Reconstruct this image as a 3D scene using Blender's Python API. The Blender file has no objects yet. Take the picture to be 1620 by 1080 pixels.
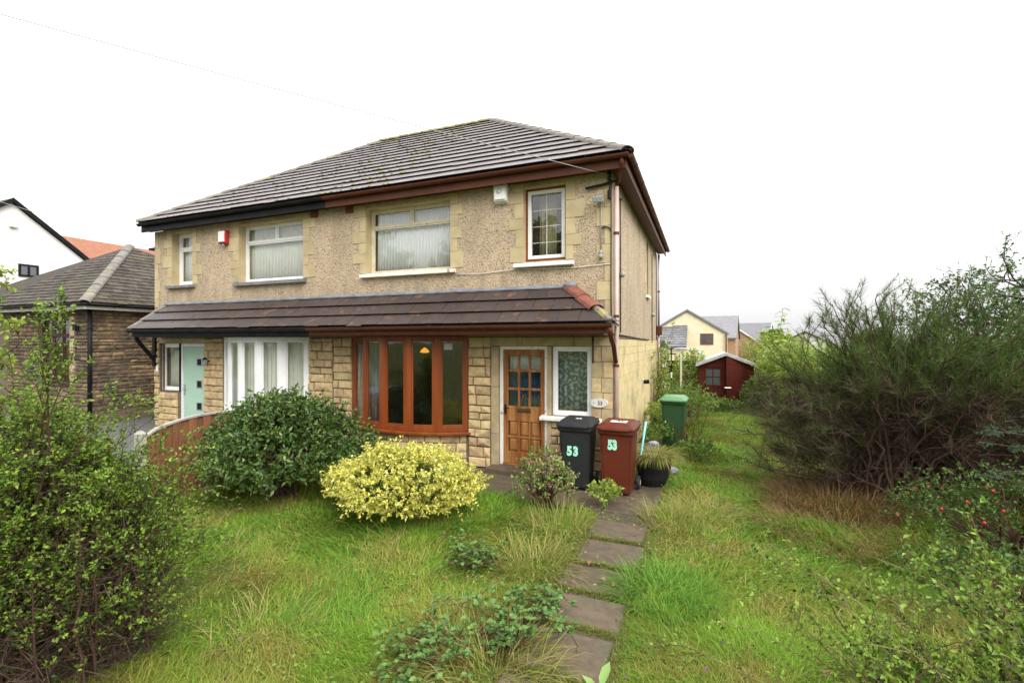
import bpy, math, random
import numpy as np
from mathutils import Matrix, Vector
R = math.radians
rng = np.random.default_rng(7); random.seed(7)
scn = bpy.context.scene; COL = scn.collection

# ---------------------------------------------------------------- camera, sky, sun, exposure
YAW = 22.0
cam = bpy.data.cameras.new('camera'); cam.sensor_width = 36; cam.lens = 751/1620*36
cam.clip_start = .05; cam.clip_end = 3000
camo = bpy.data.objects.new('camera', cam); COL.objects.link(camo)
camo.location = (1.372, -7.692, 2.25); camo.rotation_euler = (R(90), 0, R(YAW))
scn.camera = camo
SUN_EL, SUN_AZ = 42, 124      # soft glow through the cloud, from behind the photographer
w = bpy.data.worlds.new('World'); scn.world = w; w.use_nodes = True
nt = w.node_tree; nt.nodes.clear()
def wn(t): return nt.nodes.new(t)
sky = wn('ShaderNodeTexSky'); sky.sky_type = 'NISHITA'; sky.sun_disc = False
sky.sun_elevation = R(SUN_EL); sky.sun_rotation = R(SUN_AZ); sky.air_density = 1; sky.dust_density = 4
hs = wn('ShaderNodeHueSaturation'); hs.inputs['Saturation'].default_value = .12
nt.links.new(sky.outputs[0], hs.inputs['Color'])
tc = wn('ShaderNodeTexCoord'); sx = wn('ShaderNodeSeparateXYZ'); nt.links.new(tc.outputs['Generated'], sx.inputs[0])
mr = wn('ShaderNodeMapRange'); nt.links.new(sx.outputs['Z'], mr.inputs[0])
mr.inputs[1].default_value = 0; mr.inputs[2].default_value = 1; mr.inputs[3].default_value = 4.4; mr.inputs[4].default_value = 16.5
cc = wn('ShaderNodeCombineColor'); nt.links.new(mr.outputs[0], cc.inputs[0]); nt.links.new(mr.outputs[0], cc.inputs[1])
mb_ = wn('ShaderNodeMath'); mb_.operation = 'MULTIPLY'; mb_.inputs[1].default_value = 1.0; nt.links.new(mr.outputs[0], mb_.inputs[0]); nt.links.new(mb_.outputs[0], cc.inputs[2])
mx = wn('ShaderNodeMix'); mx.data_type = 'RGBA'; mx.inputs[0].default_value = .85
nt.links.new(hs.outputs[0], mx.inputs[6]); nt.links.new(cc.outputs[0], mx.inputs[7])
bg = wn('ShaderNodeBackground'); bg.inputs['Strength'].default_value = .1; nt.links.new(mx.outputs[2], bg.inputs['Color'])
wo = wn('ShaderNodeOutputWorld'); nt.links.new(bg.outputs[0], wo.inputs['Surface'])
sl = bpy.data.lights.new('sun', 'SUN'); sl.energy = 1.5; sl.angle = R(40); sl.color = (1, .97, .93)
so = bpy.data.objects.new('sun', sl); COL.objects.link(so); so.location = (0, -20, 20)
so.rotation_euler = (R(90-SUN_EL), 0, R(56))
vs = scn.view_settings; vs.view_transform = 'Standard'; vs.look = 'None'; vs.exposure = 1.1; vs.gamma = 1; vs.use_curve_mapping = False
scn.cycles.max_bounces = 8; scn.cycles.transparent_max_bounces = 24

# ---------------------------------------------------------------- materials
def newmat(name):
    m = bpy.data.materials.new(name); m.use_nodes = True; n = m.node_tree; n.nodes.clear(); return m, n
def link(n, a, b): n.links.new(a, b)
def M(name, col, rough=.6, col2=None, nscale=8, lo=.4, hi=.6, col3=None, n3=1.2, lo3=.55, hi3=.7, rnd=0., hue=0., bump=0., bscale=60, spec=.5, metal=0., trans=0., coord='pos', stretch=None, detail=4, coat=0.):
    """one general weathered surface: two tones of fine noise, a third tone in patches, per-piece variation, fine relief"""
    m, n = newmat(name); N = n.nodes.new
    if coord == 'pos': src = N('ShaderNodeNewGeometry').outputs['Position']
    else: src = N('ShaderNodeTexCoord').outputs['Object']
    if stretch:
        mp = N('ShaderNodeMapping'); mp.inputs['Scale'].default_value = stretch; link(n, src, mp.inputs[0]); src = mp.outputs[0]
    def noise(scale, lo, hi, d=4):
        t = N('ShaderNodeTexNoise'); t.inputs['Scale'].default_value = scale; t.inputs['Detail'].default_value = d; link(n, src, t.inputs['Vector'])
        r = N('ShaderNodeMapRange'); r.inputs[1].default_value = lo; r.inputs[2].default_value = hi; link(n, t.outputs[0], r.inputs[0]); return r.outputs[0]
    def mix(f, a, b):
        x = N('ShaderNodeMix'); x.data_type = 'RGBA'
        if isinstance(f, (int, float)): x.inputs[0].default_value = f
        else: link(n, f, x.inputs[0])
        for s, v in ((6, a), (7, b)):
            if isinstance(v, tuple): x.inputs[s].default_value = (*v[:3], 1)
            else: link(n, v, x.inputs[s])
        return x.outputs[2]
    c = tuple(col)
    if col2: c = mix(noise(nscale, lo, hi, detail), c, tuple(col2))
    if col3: c = mix(noise(n3, lo3, hi3, 6), c, tuple(col3))
    if rnd or hue:
        oi = N('ShaderNodeObjectInfo').outputs['Random']; gi = N('ShaderNodeNewGeometry').outputs['Random Per Island']
        a = N('ShaderNodeMath'); a.operation = 'ADD'; link(n, oi, a.inputs[0]); link(n, gi, a.inputs[1])
        f = N('ShaderNodeMath'); f.operation = 'FRACT'; link(n, a.outputs[0], f.inputs[0])
        h = N('ShaderNodeHueSaturation')
        r = N('ShaderNodeMapRange'); r.inputs[3].default_value = 1-rnd; r.inputs[4].default_value = 1+rnd; link(n, f.outputs[0], r.inputs[0]); link(n, r.outputs[0], h.inputs['Value'])
        if hue:
            f2 = N('ShaderNodeMath'); f2.operation = 'MULTIPLY'; f2.inputs[1].default_value = 7.31; link(n, f.outputs[0], f2.inputs[0])
            f3 = N('ShaderNodeMath'); f3.operation = 'FRACT'; link(n, f2.outputs[0], f3.inputs[0])
            r2 = N('ShaderNodeMapRange'); r2.inputs[3].default_value = .5-hue; r2.inputs[4].default_value = .5+hue; link(n, f3.outputs[0], r2.inputs[0]); link(n, r2.outputs[0], h.inputs['Hue'])
        if isinstance(c, tuple): h.inputs['Color'].default_value = (*c[:3], 1)
        else: link(n, c, h.inputs['Color'])
        c = h.outputs[0]
    p = N('ShaderNodeBsdfPrincipled'); p.inputs['Roughness'].default_value = rough; p.inputs['Metallic'].default_value = metal
    p.inputs['Specular IOR Level'].default_value = spec
    if coat: p.inputs['Coat Weight'].default_value = coat; p.inputs['Coat Roughness'].default_value = .15
    def setc(s):
        if isinstance(c, tuple): s.default_value = (*c[:3], 1)
        else: link(n, c, s)
    setc(p.inputs['Base Color'])
    if bump:
        t = N('ShaderNodeTexNoise'); t.inputs['Scale'].default_value = bscale; t.inputs['Detail'].default_value = 5; link(n, src, t.inputs['Vector'])
        b = N('ShaderNodeBump'); b.inputs['Strength'].default_value = min(1, bump); b.inputs['Distance'].default_value = .01*max(1, bump); link(n, t.outputs[0], b.inputs['Height']); link(n, b.outputs[0], p.inputs['Normal'])
    sh = p.outputs[0]
    if trans:
        tr = N('ShaderNodeBsdfTranslucent'); setc(tr.inputs['Color']); ms = N('ShaderNodeMixShader'); ms.inputs[0].default_value = trans
        link(n, sh, ms.inputs[1]); link(n, tr.outputs[0], ms.inputs[2]); sh = ms.outputs[0]
    o = N('ShaderNodeOutputMaterial'); link(n, sh, o.inputs['Surface']); return m
def leafmat(name, cols, rough=.42, trans=.25, patch=None, ps=1.1, plo=.5, phi=.68, dv=.25, spec=.5):
    """leaf colours picked leaf by leaf from a small set, with an optional second set in patches"""
    m, n = newmat(name); N = n.nodes.new
    gi = N('ShaderNodeNewGeometry')
    def ramp(cs, f):
        r = N('ShaderNodeValToRGB'); r.color_ramp.interpolation = 'LINEAR'
        e = r.color_ramp.elements
        while len(e) < len(cs): e.new(.5)
        for k, c in enumerate(cs): e[k].position = k/(len(cs)-1); e[k].color = (*c, 1)
        link(n, f, r.inputs[0]); return r.outputs[0]
    c = ramp(cols, gi.outputs['Random Per Island'])
    if patch:
        t = N('ShaderNodeTexNoise'); t.inputs['Scale'].default_value = ps; t.inputs['Detail'].default_value = 5; link(n, gi.outputs['Position'], t.inputs['Vector'])
        a = N('ShaderNodeMath'); a.operation = 'MULTIPLY_ADD'; a.inputs[1].default_value = .16; link(n, gi.outputs['Random Per Island'], a.inputs[0]); link(n, t.outputs[0], a.inputs[2])
        r = N('ShaderNodeMapRange'); r.inputs[1].default_value = plo+.08; r.inputs[2].default_value = phi+.08; link(n, a.outputs[0], r.inputs[0])
        x = N('ShaderNodeMix'); x.data_type = 'RGBA'; link(n, r.outputs[0], x.inputs[0]); link(n, c, x.inputs[6]); link(n, ramp(patch, gi.outputs['Random Per Island']), x.inputs[7]); c = x.outputs[2]
    h = N('ShaderNodeHueSaturation'); f2 = N('ShaderNodeMath'); f2.operation = 'MULTIPLY'; f2.inputs[1].default_value = 13.7; link(n, gi.outputs['Random Per Island'], f2.inputs[0])
    f3 = N('ShaderNodeMath'); f3.operation = 'FRACT'; link(n, f2.outputs[0], f3.inputs[0]); r2 = N('ShaderNodeMapRange'); r2.inputs[3].default_value = 1-dv; r2.inputs[4].default_value = 1+dv
    link(n, f3.outputs[0], r2.inputs[0]); link(n, r2.outputs[0], h.inputs['Value']); link(n, c, h.inputs['Color'])
    p = N('ShaderNodeBsdfPrincipled'); p.inputs['Roughness'].default_value = rough; p.inputs['Specular IOR Level'].default_value = spec; link(n, h.outputs[0], p.inputs['Base Color'])
    tr = N('ShaderNodeBsdfTranslucent'); link(n, h.outputs[0], tr.inputs['Color']); ms = N('ShaderNodeMixShader'); ms.inputs[0].default_value = trans
    link(n, p.outputs[0], ms.inputs[1]); link(n, tr.outputs[0], ms.inputs[2]); o = N('ShaderNodeOutputMaterial'); link(n, ms.outputs[0], o.inputs['Surface']); return m
def glassmat(name, tint=(.93, .97, .95), frost=None):
    m, n = newmat(name); N = n.nodes.new
    lw = N('ShaderNodeLayerWeight'); lw.inputs[0].default_value = .5
    pw = N('ShaderNodeMath'); pw.operation = 'POWER'; pw.inputs[1].default_value = 4; link(n, lw.outputs['Facing'], pw.inputs[0])
    ma = N('ShaderNodeMath'); ma.operation = 'MULTIPLY_ADD'; ma.inputs[1].default_value = .93; ma.inputs[2].default_value = .075; link(n, pw.outputs[0], ma.inputs[0])
    t = N('ShaderNodeBsdfTransparent'); t.inputs[0].default_value = (*tint, 1); g = N('ShaderNodeBsdfGlossy'); g.inputs['Roughness'].default_value = .02
    gm = N('ShaderNodeTexNoise'); gm.inputs['Scale'].default_value = 2.2; link(n, N('ShaderNodeNewGeometry').outputs['Position'], gm.inputs['Vector'])
    b = N('ShaderNodeBump'); b.inputs['Strength'].default_value = .12; b.inputs['Distance'].default_value = .02; link(n, gm.outputs[0], b.inputs['Height']); link(n, b.outputs[0], g.inputs['Normal'])
    ms = N('ShaderNodeMixShader'); link(n, ma.outputs[0], ms.inputs[0]); link(n, t.outputs[0], ms.inputs[1]); link(n, g.outputs[0], ms.inputs[2])
    o = N('ShaderNodeOutputMaterial'); link(n, ms.outputs[0], o.inputs['Surface']); return m
def pebbledash(name, a, b, c, stain):
    m, n = newmat(name); N = n.nodes.new; pos = N('ShaderNodeNewGeometry').outputs['Position']
    v = N('ShaderNodeTexVoronoi'); v.inputs['Scale'].default_value = 44; link(n, pos, v.inputs['Vector'])
    sp = N('ShaderNodeSeparateColor'); link(n, v.outputs['Color'], sp.inputs[0])
    r = N('ShaderNodeValToRGB'); e = r.color_ramp.elements; cs = [(0, b), (.22, a), (.5, c), (.72, a), (.88, (.55, .42, .30)), (1, (.15, .10, .075))]
    while len(e) < len(cs): e.new(.5)
    for k, (p, q) in enumerate(cs): e[k].position = p; e[k].color = (*q, 1)
    link(n, sp.outputs[0], r.inputs[0])
    t = N('ShaderNodeTexNoise'); t.inputs['Scale'].default_value = 1.3; t.inputs['Detail'].default_value = 7; t.inputs['Roughness'].default_value = .65
    mp = N('ShaderNodeMapping'); mp.inputs['Scale'].default_value = (1, 1, .45); link(n, pos, mp.inputs[0]); link(n, mp.outputs[0], t.inputs['Vector'])
    mr = N('ShaderNodeMapRange'); mr.inputs[1].default_value = .45; mr.inputs[2].default_value = .75; mr.inputs[4].default_value = .6; link(n, t.outputs[0], mr.inputs[0])
    # rain streaks and grime, densest under the sills and low on the wall
    t2 = N('ShaderNodeTexNoise'); t2.inputs['Scale'].default_value = 4.5; t2.inputs['Detail'].default_value = 5; mp2 = N('ShaderNodeMapping'); mp2.inputs['Scale'].default_value = (1, 1, .12); link(n, pos, mp2.inputs[0]); link(n, mp2.outputs[0], t2.inputs['Vector'])
    sz = N('ShaderNodeSeparateXYZ'); link(n, pos, sz.inputs[0]); zr = N('ShaderNodeMapRange'); zr.inputs[1].default_value = 3.7; zr.inputs[2].default_value = 3.15; zr.inputs[3].default_value = 0; zr.inputs[4].default_value = .22; link(n, sz.outputs['Z'], zr.inputs[0])
    ad = N('ShaderNodeMath'); ad.operation = 'ADD'; link(n, t2.outputs[0], ad.inputs[0]); link(n, zr.outputs[0], ad.inputs[1]); m3 = N('ShaderNodeMapRange'); m3.inputs[1].default_value = .55; m3.inputs[2].default_value = .85; m3.inputs[4].default_value = .5; link(n, ad.outputs[0], m3.inputs[0])
    mxm = N('ShaderNodeMath'); mxm.operation = 'MAXIMUM'; link(n, mr.outputs[0], mxm.inputs[0]); link(n, m3.outputs[0], mxm.inputs[1]); mr = mxm
    x = N('ShaderNodeMix'); x.data_type = 'RGBA'; link(n, mr.outputs[0], x.inputs[0]); link(n, r.outputs[0], x.inputs[6]); x.inputs[7].default_value = (*stain, 1)
    p = N('ShaderNodeBsdfPrincipled'); p.inputs['Roughness'].default_value = .75; link(n, x.outputs[2], p.inputs['Base Color'])
    b_ = N('ShaderNodeBump'); b_.inputs['Strength'].default_value = .9; b_.inputs['Distance'].default_value = .012; b_.invert = True
    link(n, v.outputs['Distance'], b_.inputs['Height']); link(n, b_.outputs[0], p.inputs['Normal'])
    o = N('ShaderNodeOutputMaterial'); link(n, p.outputs[0], o.inputs['Surface']); return m
def emitmat(name, col, s):
    m, n = newmat(name); e = n.nodes.new('ShaderNodeEmission'); e.inputs[0].default_value = (*col, 1); e.inputs[1].default_value = s
    o = n.nodes.new('ShaderNodeOutputMaterial'); link(n, e.outputs[0], o.inputs['Surface']); return m

m_dash = pebbledash('pebbledash', (.44, .335, .215), (.32, .22, .15), (.54, .43, .29), (.20, .16, .105))
m_quoin = M('buff_sandstone', (.49, .395, .228), .8, (.42, .335, .185), 3, rnd=.08, col3=(.30, .25, .15), n3=1.7, lo3=.58, hi3=.8, bump=.25, bscale=90)
m_stone = M('pitch_faced_stone', (.53, .40, .215), .85, (.42, .30, .15), 9, rnd=.16, hue=.012, col3=(.24, .175, .10), n3=2.6, lo3=.56, hi3=.78, bump=.8, bscale=38)
m_stone_d = M('weathered_ashlar', (.44, .35, .20), .85, (.35, .275, .155), 6, rnd=.12, col3=(.22, .18, .11), n3=2, lo3=.55, hi3=.78, bump=.4, bscale=50)
m_mortar = M('mortar', (.12, .09, .058), .95, (.17, .13, .085), 20, bump=.5)
m_sidestone = M('pale_coursed_stone', (.60, .49, .26), .85, (.52, .41, .20), 5, rnd=.06, col3=(.28, .25, .14), n3=1.4, lo3=.55, hi3=.75, bump=.6, bscale=40)
m_bstone = M('sooty_gritstone', (.21, .145, .075), .9, (.10, .073, .045), 7, rnd=.42, hue=.018, col3=(.055, .045, .035), n3=1.0, lo3=.48, hi3=.7, bump=.9, bscale=35)
m_tile = M('wet_concrete_tile', (.125, .100, .096), .42, (.10, .08, .077), 6, rnd=.13, col3=(.15, .125, .11), n3=2.2, lo3=.58, hi3=.75, bump=.25, bscale=120, spec=.6)
m_ptile = M('brown_concrete_tile', (.052, .036, .032), .45, (.042, .030, .028), 5, rnd=.12, col3=(.15, .075, .042), n3=5, lo3=.58, hi3=.74, bump=.25, bscale=120, spec=.4)
m_slate = M('mossy_stone_slate', (.082, .068, .055), .75, (.055, .046, .038), 6, rnd=.3, spec=.25, col3=(.085, .08, .042), n3=1.3, lo3=.56, hi3=.75, bump=.5, bscale=40)
m_hip = M('lichened_hip_tile', (.20, .18, .155), .75, (.14, .125, .11), 9, rnd=.12, col3=(.26, .23, .10), n3=2.2, lo3=.58, hi3=.72, bump=.5)
m_ridgemoss = M('mossy_ridge_tile', (.16, .145, .11), .85, (.26, .24, .07), 6, lo=.42, hi=.55, rnd=.15, bump=.9, bscale=30)
m_redtile = M('terracotta_tile', (.20, .062, .038), .7, (.14, .045, .03), 9, rnd=.1, bump=.3)
m_lead = M('lead_flashing', (.19, .195, .215), .6, (.13, .135, .15), 5, bump=.5, bscale=25)
m_brown = M('brown_upvc', (.105, .031, .012), .5, (.085, .025, .010), 3, spec=.25)
m_brownw = M('mahogany_stained_frame', (.235, .057, .012), .36, (.18, .042, .009), 7, stretch=(1, 1, .12), bump=.1, spec=.35)
m_black = M('black_gloss_paint', (.010, .010, .011), .45, (.016, .016, .017), 4, spec=.1)
m_white = M('white_upvc', (.80, .80, .79), .35, (.74, .74, .72), 3)
m_whitep = M('flaking_white_paint', (.78, .76, .70), .6, (.70, .67, .59), 5, col3=(.36, .29, .20), n3=9, lo3=.66, hi3=.69, bump=.4)
m_cream = M('cream_painted_timber', (.66, .60, .45), .55, (.58, .51, .36), 6, col3=(.34, .25, .15), n3=11, lo3=.66, hi3=.7, bump=.3)
m_grey = M('grey_stone_sill', (.20, .20, .20), .7, (.14, .14, .14), 8, bump=.4)
m_glass = glassmat('window_glass', (.97, .98, .975)); m_glass2 = glassmat('dusty_glass', (.82, .86, .84))
m_net = M('net_curtain', (.84, .85, .85), .9, (.78, .80, .80), 30, trans=.15)
m_lace = M('lace_curtain', (.24, .27, .26), .9, (.66, .70, .68), 19, lo=.5, hi=.58, detail=1, trans=.15)
m_streak = M('streaked_grey_curtain', (.30, .33, .31), .9, (.12, .14, .13), 9, stretch=(1, 1, .2))
m_blind = M('vertical_blind', (.76, .77, .68), .8, (.70, .71, .62), 4, trans=.15)
m_darkcurt = M('dark_plum_curtain', (.10, .055, .045), .9, (.07, .04, .035), 14)
m_bluecurt = M('blue_curtain', (.02, .07, .16), .9, (.015, .05, .11), 12)
m_oldcurt = M('pale_ochre_curtain', (.45, .40, .24), .9, (.38, .33, .2), 14)
m_room = M('dim_wallpaper', (.20, .17, .13), .9, (.16, .135, .10), 6)
m_oak = M('worn_oak_door', (.30, .118, .034), .5, (.20, .072, .02), 5, spec=.3, stretch=(4, 4, .5), col3=(.38, .19, .065), n3=2.0, lo3=.5, hi3=.7, bump=.15, bscale=80)
m_oakd = M('varnished_oak_frame', (.25, .085, .024), .4, (.18, .06, .018), 5, stretch=(4, 4, .5))
m_mint = M('mint_door_skin', (.37, .54, .42), .45, (.35, .52, .40), 3)
m_brass = M('tarnished_brass', (.12, .08, .03), .45, metal=.7)
m_steel = M('brushed_steel', (.5, .5, .5), .35, metal=.9)
m_pipe = M('faded_brown_downpipe', (.56, .42, .38), .35, (.48, .35, .31), 3, spec=.5)  # faded brown, paled further to carry a white sheen in the colour
m_cable = M('black_cable', (.015, .015, .015), .5)
m_whcable = M('white_cable', (.62, .6, .55), .6)
m_alarm = M('white_alarm_casing', (.75, .75, .73), .4); m_red = M('red_alarm_casing', (.45, .02, .02), .4); m_bluel = M('blue_lens', (.02, .04, .35), .2)
m_greyp = M('grey_plastic', (.28, .28, .26), .5)
m_greyp2 = M('pale_card', (.42, .43, .43), .6)
m_path = M('wet_paving_slab', (.115, .086, .056), .6, (.085, .065, .044), 8, rnd=.14, spec=.3, col3=(.075, .075, .045), n3=2.1, lo3=.55, hi3=.75, bump=.5, bscale=50)
m_soil = M('damp_soil', (.05, .036, .024), .9, (.075, .055, .035), 12, bump=1)
m_ground = M('grass_thatch', (.06, .085, .015), .95, (.09, .08, .025), 14, spec=.1, col3=(.05, .085, .014), n3=1.4, bump=1, bscale=40)
m_drive = M('grey_tarmac', (.12, .12, .12), .6, (.09, .09, .09), 30, bump=.5)
m_fence = M('brown_stained_board', (.22, .088, .036), .75, (.155, .06, .026), 6, stretch=(5, 5, .6), rnd=.2, bump=.3)
m_redfence = M('red_brown_board', (.10, .035, .022), .75, (.07, .027, .018), 6, stretch=(5, 5, .6), rnd=.2, bump=.3)
m_conc_litcap = M('concrete_and_lit_capping', (.36, .34, .30), .85, (.28, .26, .23), 10, bump=.5)
m_shed = M('oxblood_shed_paint', (.092, .017, .010), .7, (.075, .014, .008), 5, rnd=.12, spec=.15, bump=.2)
m_felt = M('mineral_felt', (.42, .43, .44), .8, (.34, .35, .35), 9, bump=.4)
m_bindark = M('dark_grey_bin_plastic', (.022, .024, .024), .5, (.018, .019, .02), 3, col3=(.05, .045, .036), n3=3.5, lo3=.55, hi3=.85, spec=.25, coord='obj', bump=.08, bscale=200)
m_binred = M('red_brown_bin_plastic', (.105, .020, .009), .5, (.09, .017, .008), 3, col3=(.12, .06, .035), n3=3.5, lo3=.56, hi3=.9, spec=.25, coord='obj', bump=.08, bscale=200)
m_bingreen = M('green_bin_plastic', (.03, .082, .032), .5, (.025, .072, .028), 3, spec=.25, coord='obj')
m_binlid = M('sky_sheen_bin_lid', (.10, .24, .10), .35, coord='obj')  # paler than the body: white sky reflection put into the lid colour
m_rubber = M('black_rubber', (.014, .014, .015), .7)
m_mintnum = M('mint_sticker', (.38, .78, .58), .5, (.34, .70, .52), 14); m_whitenum = M('white_sticker', (.80, .80, .78), .5); m_inknum = M('black_print', (.015, .015, .015), .6)
m_tealst = M('teal_sticker', (.03, .30, .34), .5, (.5, .62, .6), 18, lo=.5, hi=.56)
m_plaque = M('oval_enamel', (.66, .64, .58), .3, (.58, .55, .48), 20)
m_bag = M('black_refuse_sack', (.012, .012, .014), .25, bump=.6, bscale=14)
m_clear = M('grey_plastic_sheet', (.30, .31, .33), .35, (.16, .165, .18), 12, bump=.8, bscale=18)
m_turq = M('turquoise_handle', (.25, .62, .58), .4)
m_rendw = M('white_render', (.80, .78, .75), .9, (.74, .72, .69), 2, bump=.2)
m_rendc = M('cream_render', (.70, .61, .43), .9, (.65, .56, .38), 2, col3=(.38, .31, .14), n3=.35, lo3=.6, hi3=.75)
m_orange = M('orange_clay_tile', (.27, .11, .055), .8, (.22, .085, .045), 5, rnd=.15)
m_greyt = M('grey_concrete_tile', (.17, .165, .175), .6, (.14, .135, .145), 4, rnd=.18)
m_brick = M('buff_brick', (.40, .25, .15), .9, (.34, .20, .12), 8, bump=.3)
m_bark = M('brown_bark', (.085, .048, .028), .85, (.05, .03, .02), 30, rnd=.3, bump=.5)
m_barkd = M('dark_bark', (.035, .028, .022), .9, (.055, .045, .036), 25, rnd=.3, bump=.5)
m_barkr = M('red_brown_stem', (.07, .026, .014), .8, (.045, .018, .010), 30, rnd=.3)
m_wand = M('young_shoot', (.17, .16, .045), .6, (.12, .07, .03), 12, rnd=.3)
m_gstem = M('green_stem', (.20, .26, .07), .6, rnd=.25)
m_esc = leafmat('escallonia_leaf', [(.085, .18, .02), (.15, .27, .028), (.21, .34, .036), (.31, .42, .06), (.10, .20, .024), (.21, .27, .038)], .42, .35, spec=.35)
m_escd = leafmat('escallonia_shaded_leaf', [(.03, .055, .014), (.05, .095, .02), (.07, .05, .02), (.04, .08, .018)], .5, .25, spec=.3)  # darker leaf set: shade inside the crown put into the colour
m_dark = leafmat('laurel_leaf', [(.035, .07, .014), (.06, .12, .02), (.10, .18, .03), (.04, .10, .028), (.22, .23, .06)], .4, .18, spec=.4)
m_darkin = leafmat('laurel_shaded_leaf', [(.018, .035, .01), (.03, .06, .016), (.045, .05, .018)], .6, .1, spec=.2)  # laurel leaves darkened, so the colour carries the shade in the gaps
m_yel = leafmat('variegated_leaf', [(.60, .55, .085), (.70, .65, .15), (.50, .50, .07), (.76, .72, .27), (.30, .36, .05)], .55, .25, spec=.2)
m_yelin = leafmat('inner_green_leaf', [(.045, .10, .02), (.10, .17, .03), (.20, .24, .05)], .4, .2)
m_broom = leafmat('broom_whip', [(.032, .068, .012), (.06, .115, .018), (.105, .165, .028), (.06, .06, .02)], .6, .15, spec=.25)
m_twig = leafmat('dry_twig', [(.042, .024, .015), (.07, .038, .023), (.11, .068, .045), (.03, .019, .013)], .8, .0)
m_light = leafmat('young_shrub_leaf', [(.20, .33, .045), (.29, .42, .06), (.38, .44, .08), (.16, .26, .04), (.40, .34, .08)], .5, .36, spec=.3)
m_mid = leafmat('hedgerow_leaf', [(.08, .155, .026), (.13, .23, .036), (.19, .29, .05), (.12, .17, .035)], .5, .28, spec=.3)
m_hedge = leafmat('shaded_hedge_leaf', [(.04, .095, .016), (.07, .15, .024), (.11, .20, .032), (.06, .10, .022)], .5, .22, spec=.3)  # leaf colour darkened to paint in the shade along the boundary
m_bram = leafmat('bramble_leaf', [(.06, .14, .03), (.10, .20, .045), (.14, .23, .05), (.07, .12, .04)], .55, .2, spec=.25)
m_conif = leafmat('conifer_needle', [(.03, .085, .04), (.05, .13, .055), (.09, .18, .08)], .5, .1)
m_rhodo = leafmat('broad_evergreen_leaf', [(.20, .34, .07), (.26, .40, .09)], .3, .25)
m_pink = leafmat('pink_petal', [(.55, .18, .25), (.62, .34, .38), (.45, .10, .16)], .6, .3)
m_pinkw = leafmat('blush_petal', [(.75, .45, .47), (.8, .62, .62)], .6, .3)
m_hipred = M('red_rose_hip', (.40, .02, .012), .3, rnd=.2)
m_fall = leafmat('fallen_leaf', [(.10, .055, .03), (.20, .09, .04), (.07, .05, .045), (.30, .20, .08)], .6, .1)
GR = [(.105, .215, .018), (.155, .29, .026), (.235, .36, .04), (.19, .265, .034)]
ST = [(.28, .24, .05), (.24, .20, .04), (.34, .28, .085), (.19, .24, .03)]
m_grass = leafmat('lawn_grass', GR, .65, .35, patch=ST, ps=1.25, plo=.43, phi=.66, dv=.35, spec=.15)
m_grass2 = leafmat('lush_grass', [(.075, .19, .016), (.11, .24, .024), (.16, .30, .034)], .6, .35, spec=.2)
m_straw = leafmat('dry_grass_blade', [(.30, .25, .08), (.38, .31, .13), (.20, .24, .04), (.16, .23, .03), (.26, .18, .06)], .7, .3, spec=.15)
m_rust = leafmat('rust_brown_dead_grass', [(.20, .105, .04), (.27, .155, .06), (.15, .075, .03), (.16, .14, .035)], .7, .2)

# ---------------------------------------------------------------- mesh helpers
class MB:
    def __init__(s): s.v = []; s.f = []
    def poly(s, pts):
        b = len(s.v); s.v += [tuple(p) for p in pts]; s.f.append(tuple(range(b, b+len(pts))))
    def hexa(s, p):   # 8 points: bottom ring 0-3, top ring 4-7
        b = len(s.v); s.v += [tuple(q) for q in p]
        s.f += [(b+3, b+2, b+1, b), (b+4, b+5, b+6, b+7)] + [(b+i, b+(i+1) % 4, b+4+(i+1) % 4, b+4+i) for i in range(4)]
    def box(s, x0, x1, y0, y1, z0, z1):
        s.hexa([(x0, y0, z0), (x1, y0, z0), (x1, y1, z0), (x0, y1, z0), (x0, y0, z1), (x1, y0, z1), (x1, y1, z1), (x0, y1, z1)])
    def loft(s, rings, cap=True, close=True):
        n = len(rings[0]); b = len(s.v)
        for r in rings: s.v += [tuple(p) for p in r]
        for k in range(len(rings)-1):
            for i in range(n if close else n-1):
                j = (i+1) % n; s.f.append((b+k*n+i, b+k*n+j, b+(k+1)*n+j, b+(k+1)*n+i))
        if cap: s.f.append(tuple(b+i for i in range(n-1, -1, -1))); s.f.append(tuple(b+(len(rings)-1)*n+i for i in range(n)))
    def prism(s, pts, vec):
        v = Vector(vec); s.loft([pts, [tuple(Vector(p)+v) for p in pts]])
    def tube(s, pts, r, n=8, cap=True):
        pts = [Vector(p) for p in pts]; rs = r if isinstance(r, (list, tuple)) else [r]*len(pts); rings = []
        up = None
        for i, p in enumerate(pts):
            t = (pts[min(i+1, len(pts)-1)]-pts[max(i-1, 0)]).normalized()
            a = up if up is not None and abs(up.dot(t)) < .95 else (Vector((0, 0, 1)) if abs(t.z) < .9 else Vector((1, 0, 0)))
            x = t.cross(a).normalized(); y = x.cross(t).normalized(); up = y
            rings.append([tuple(p+x*rs[i]*math.cos(2*math.pi*k/n)+y*rs[i]*math.sin(2*math.pi*k/n)) for k in range(n)])
        s.loft(rings, cap)
    def ball(s, c, r, n=12, m=8, sz=(1, 1, 1)):
        rings = []
        for j in range(m+1):
            a = math.pi*(j/m-.5); a = max(-1.55, min(1.55, a))
            rings.append([(c[0]+sz[0]*r*math.cos(a)*math.cos(2*math.pi*k/n), c[1]+sz[1]*r*math.cos(a)*math.sin(2*math.pi*k/n), c[2]+sz[2]*r*math.sin(a)) for k in range(n)])
        s.loft(rings)
    def mesh(s, name, mat, smooth=False):
        me = bpy.data.meshes.new(name); me.from_pydata(s.v, [], s.f); me.materials.append(mat)
        if smooth: me.polygons.foreach_set('use_smooth', [True]*len(me.polygons))
        return me
WL = {}
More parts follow.
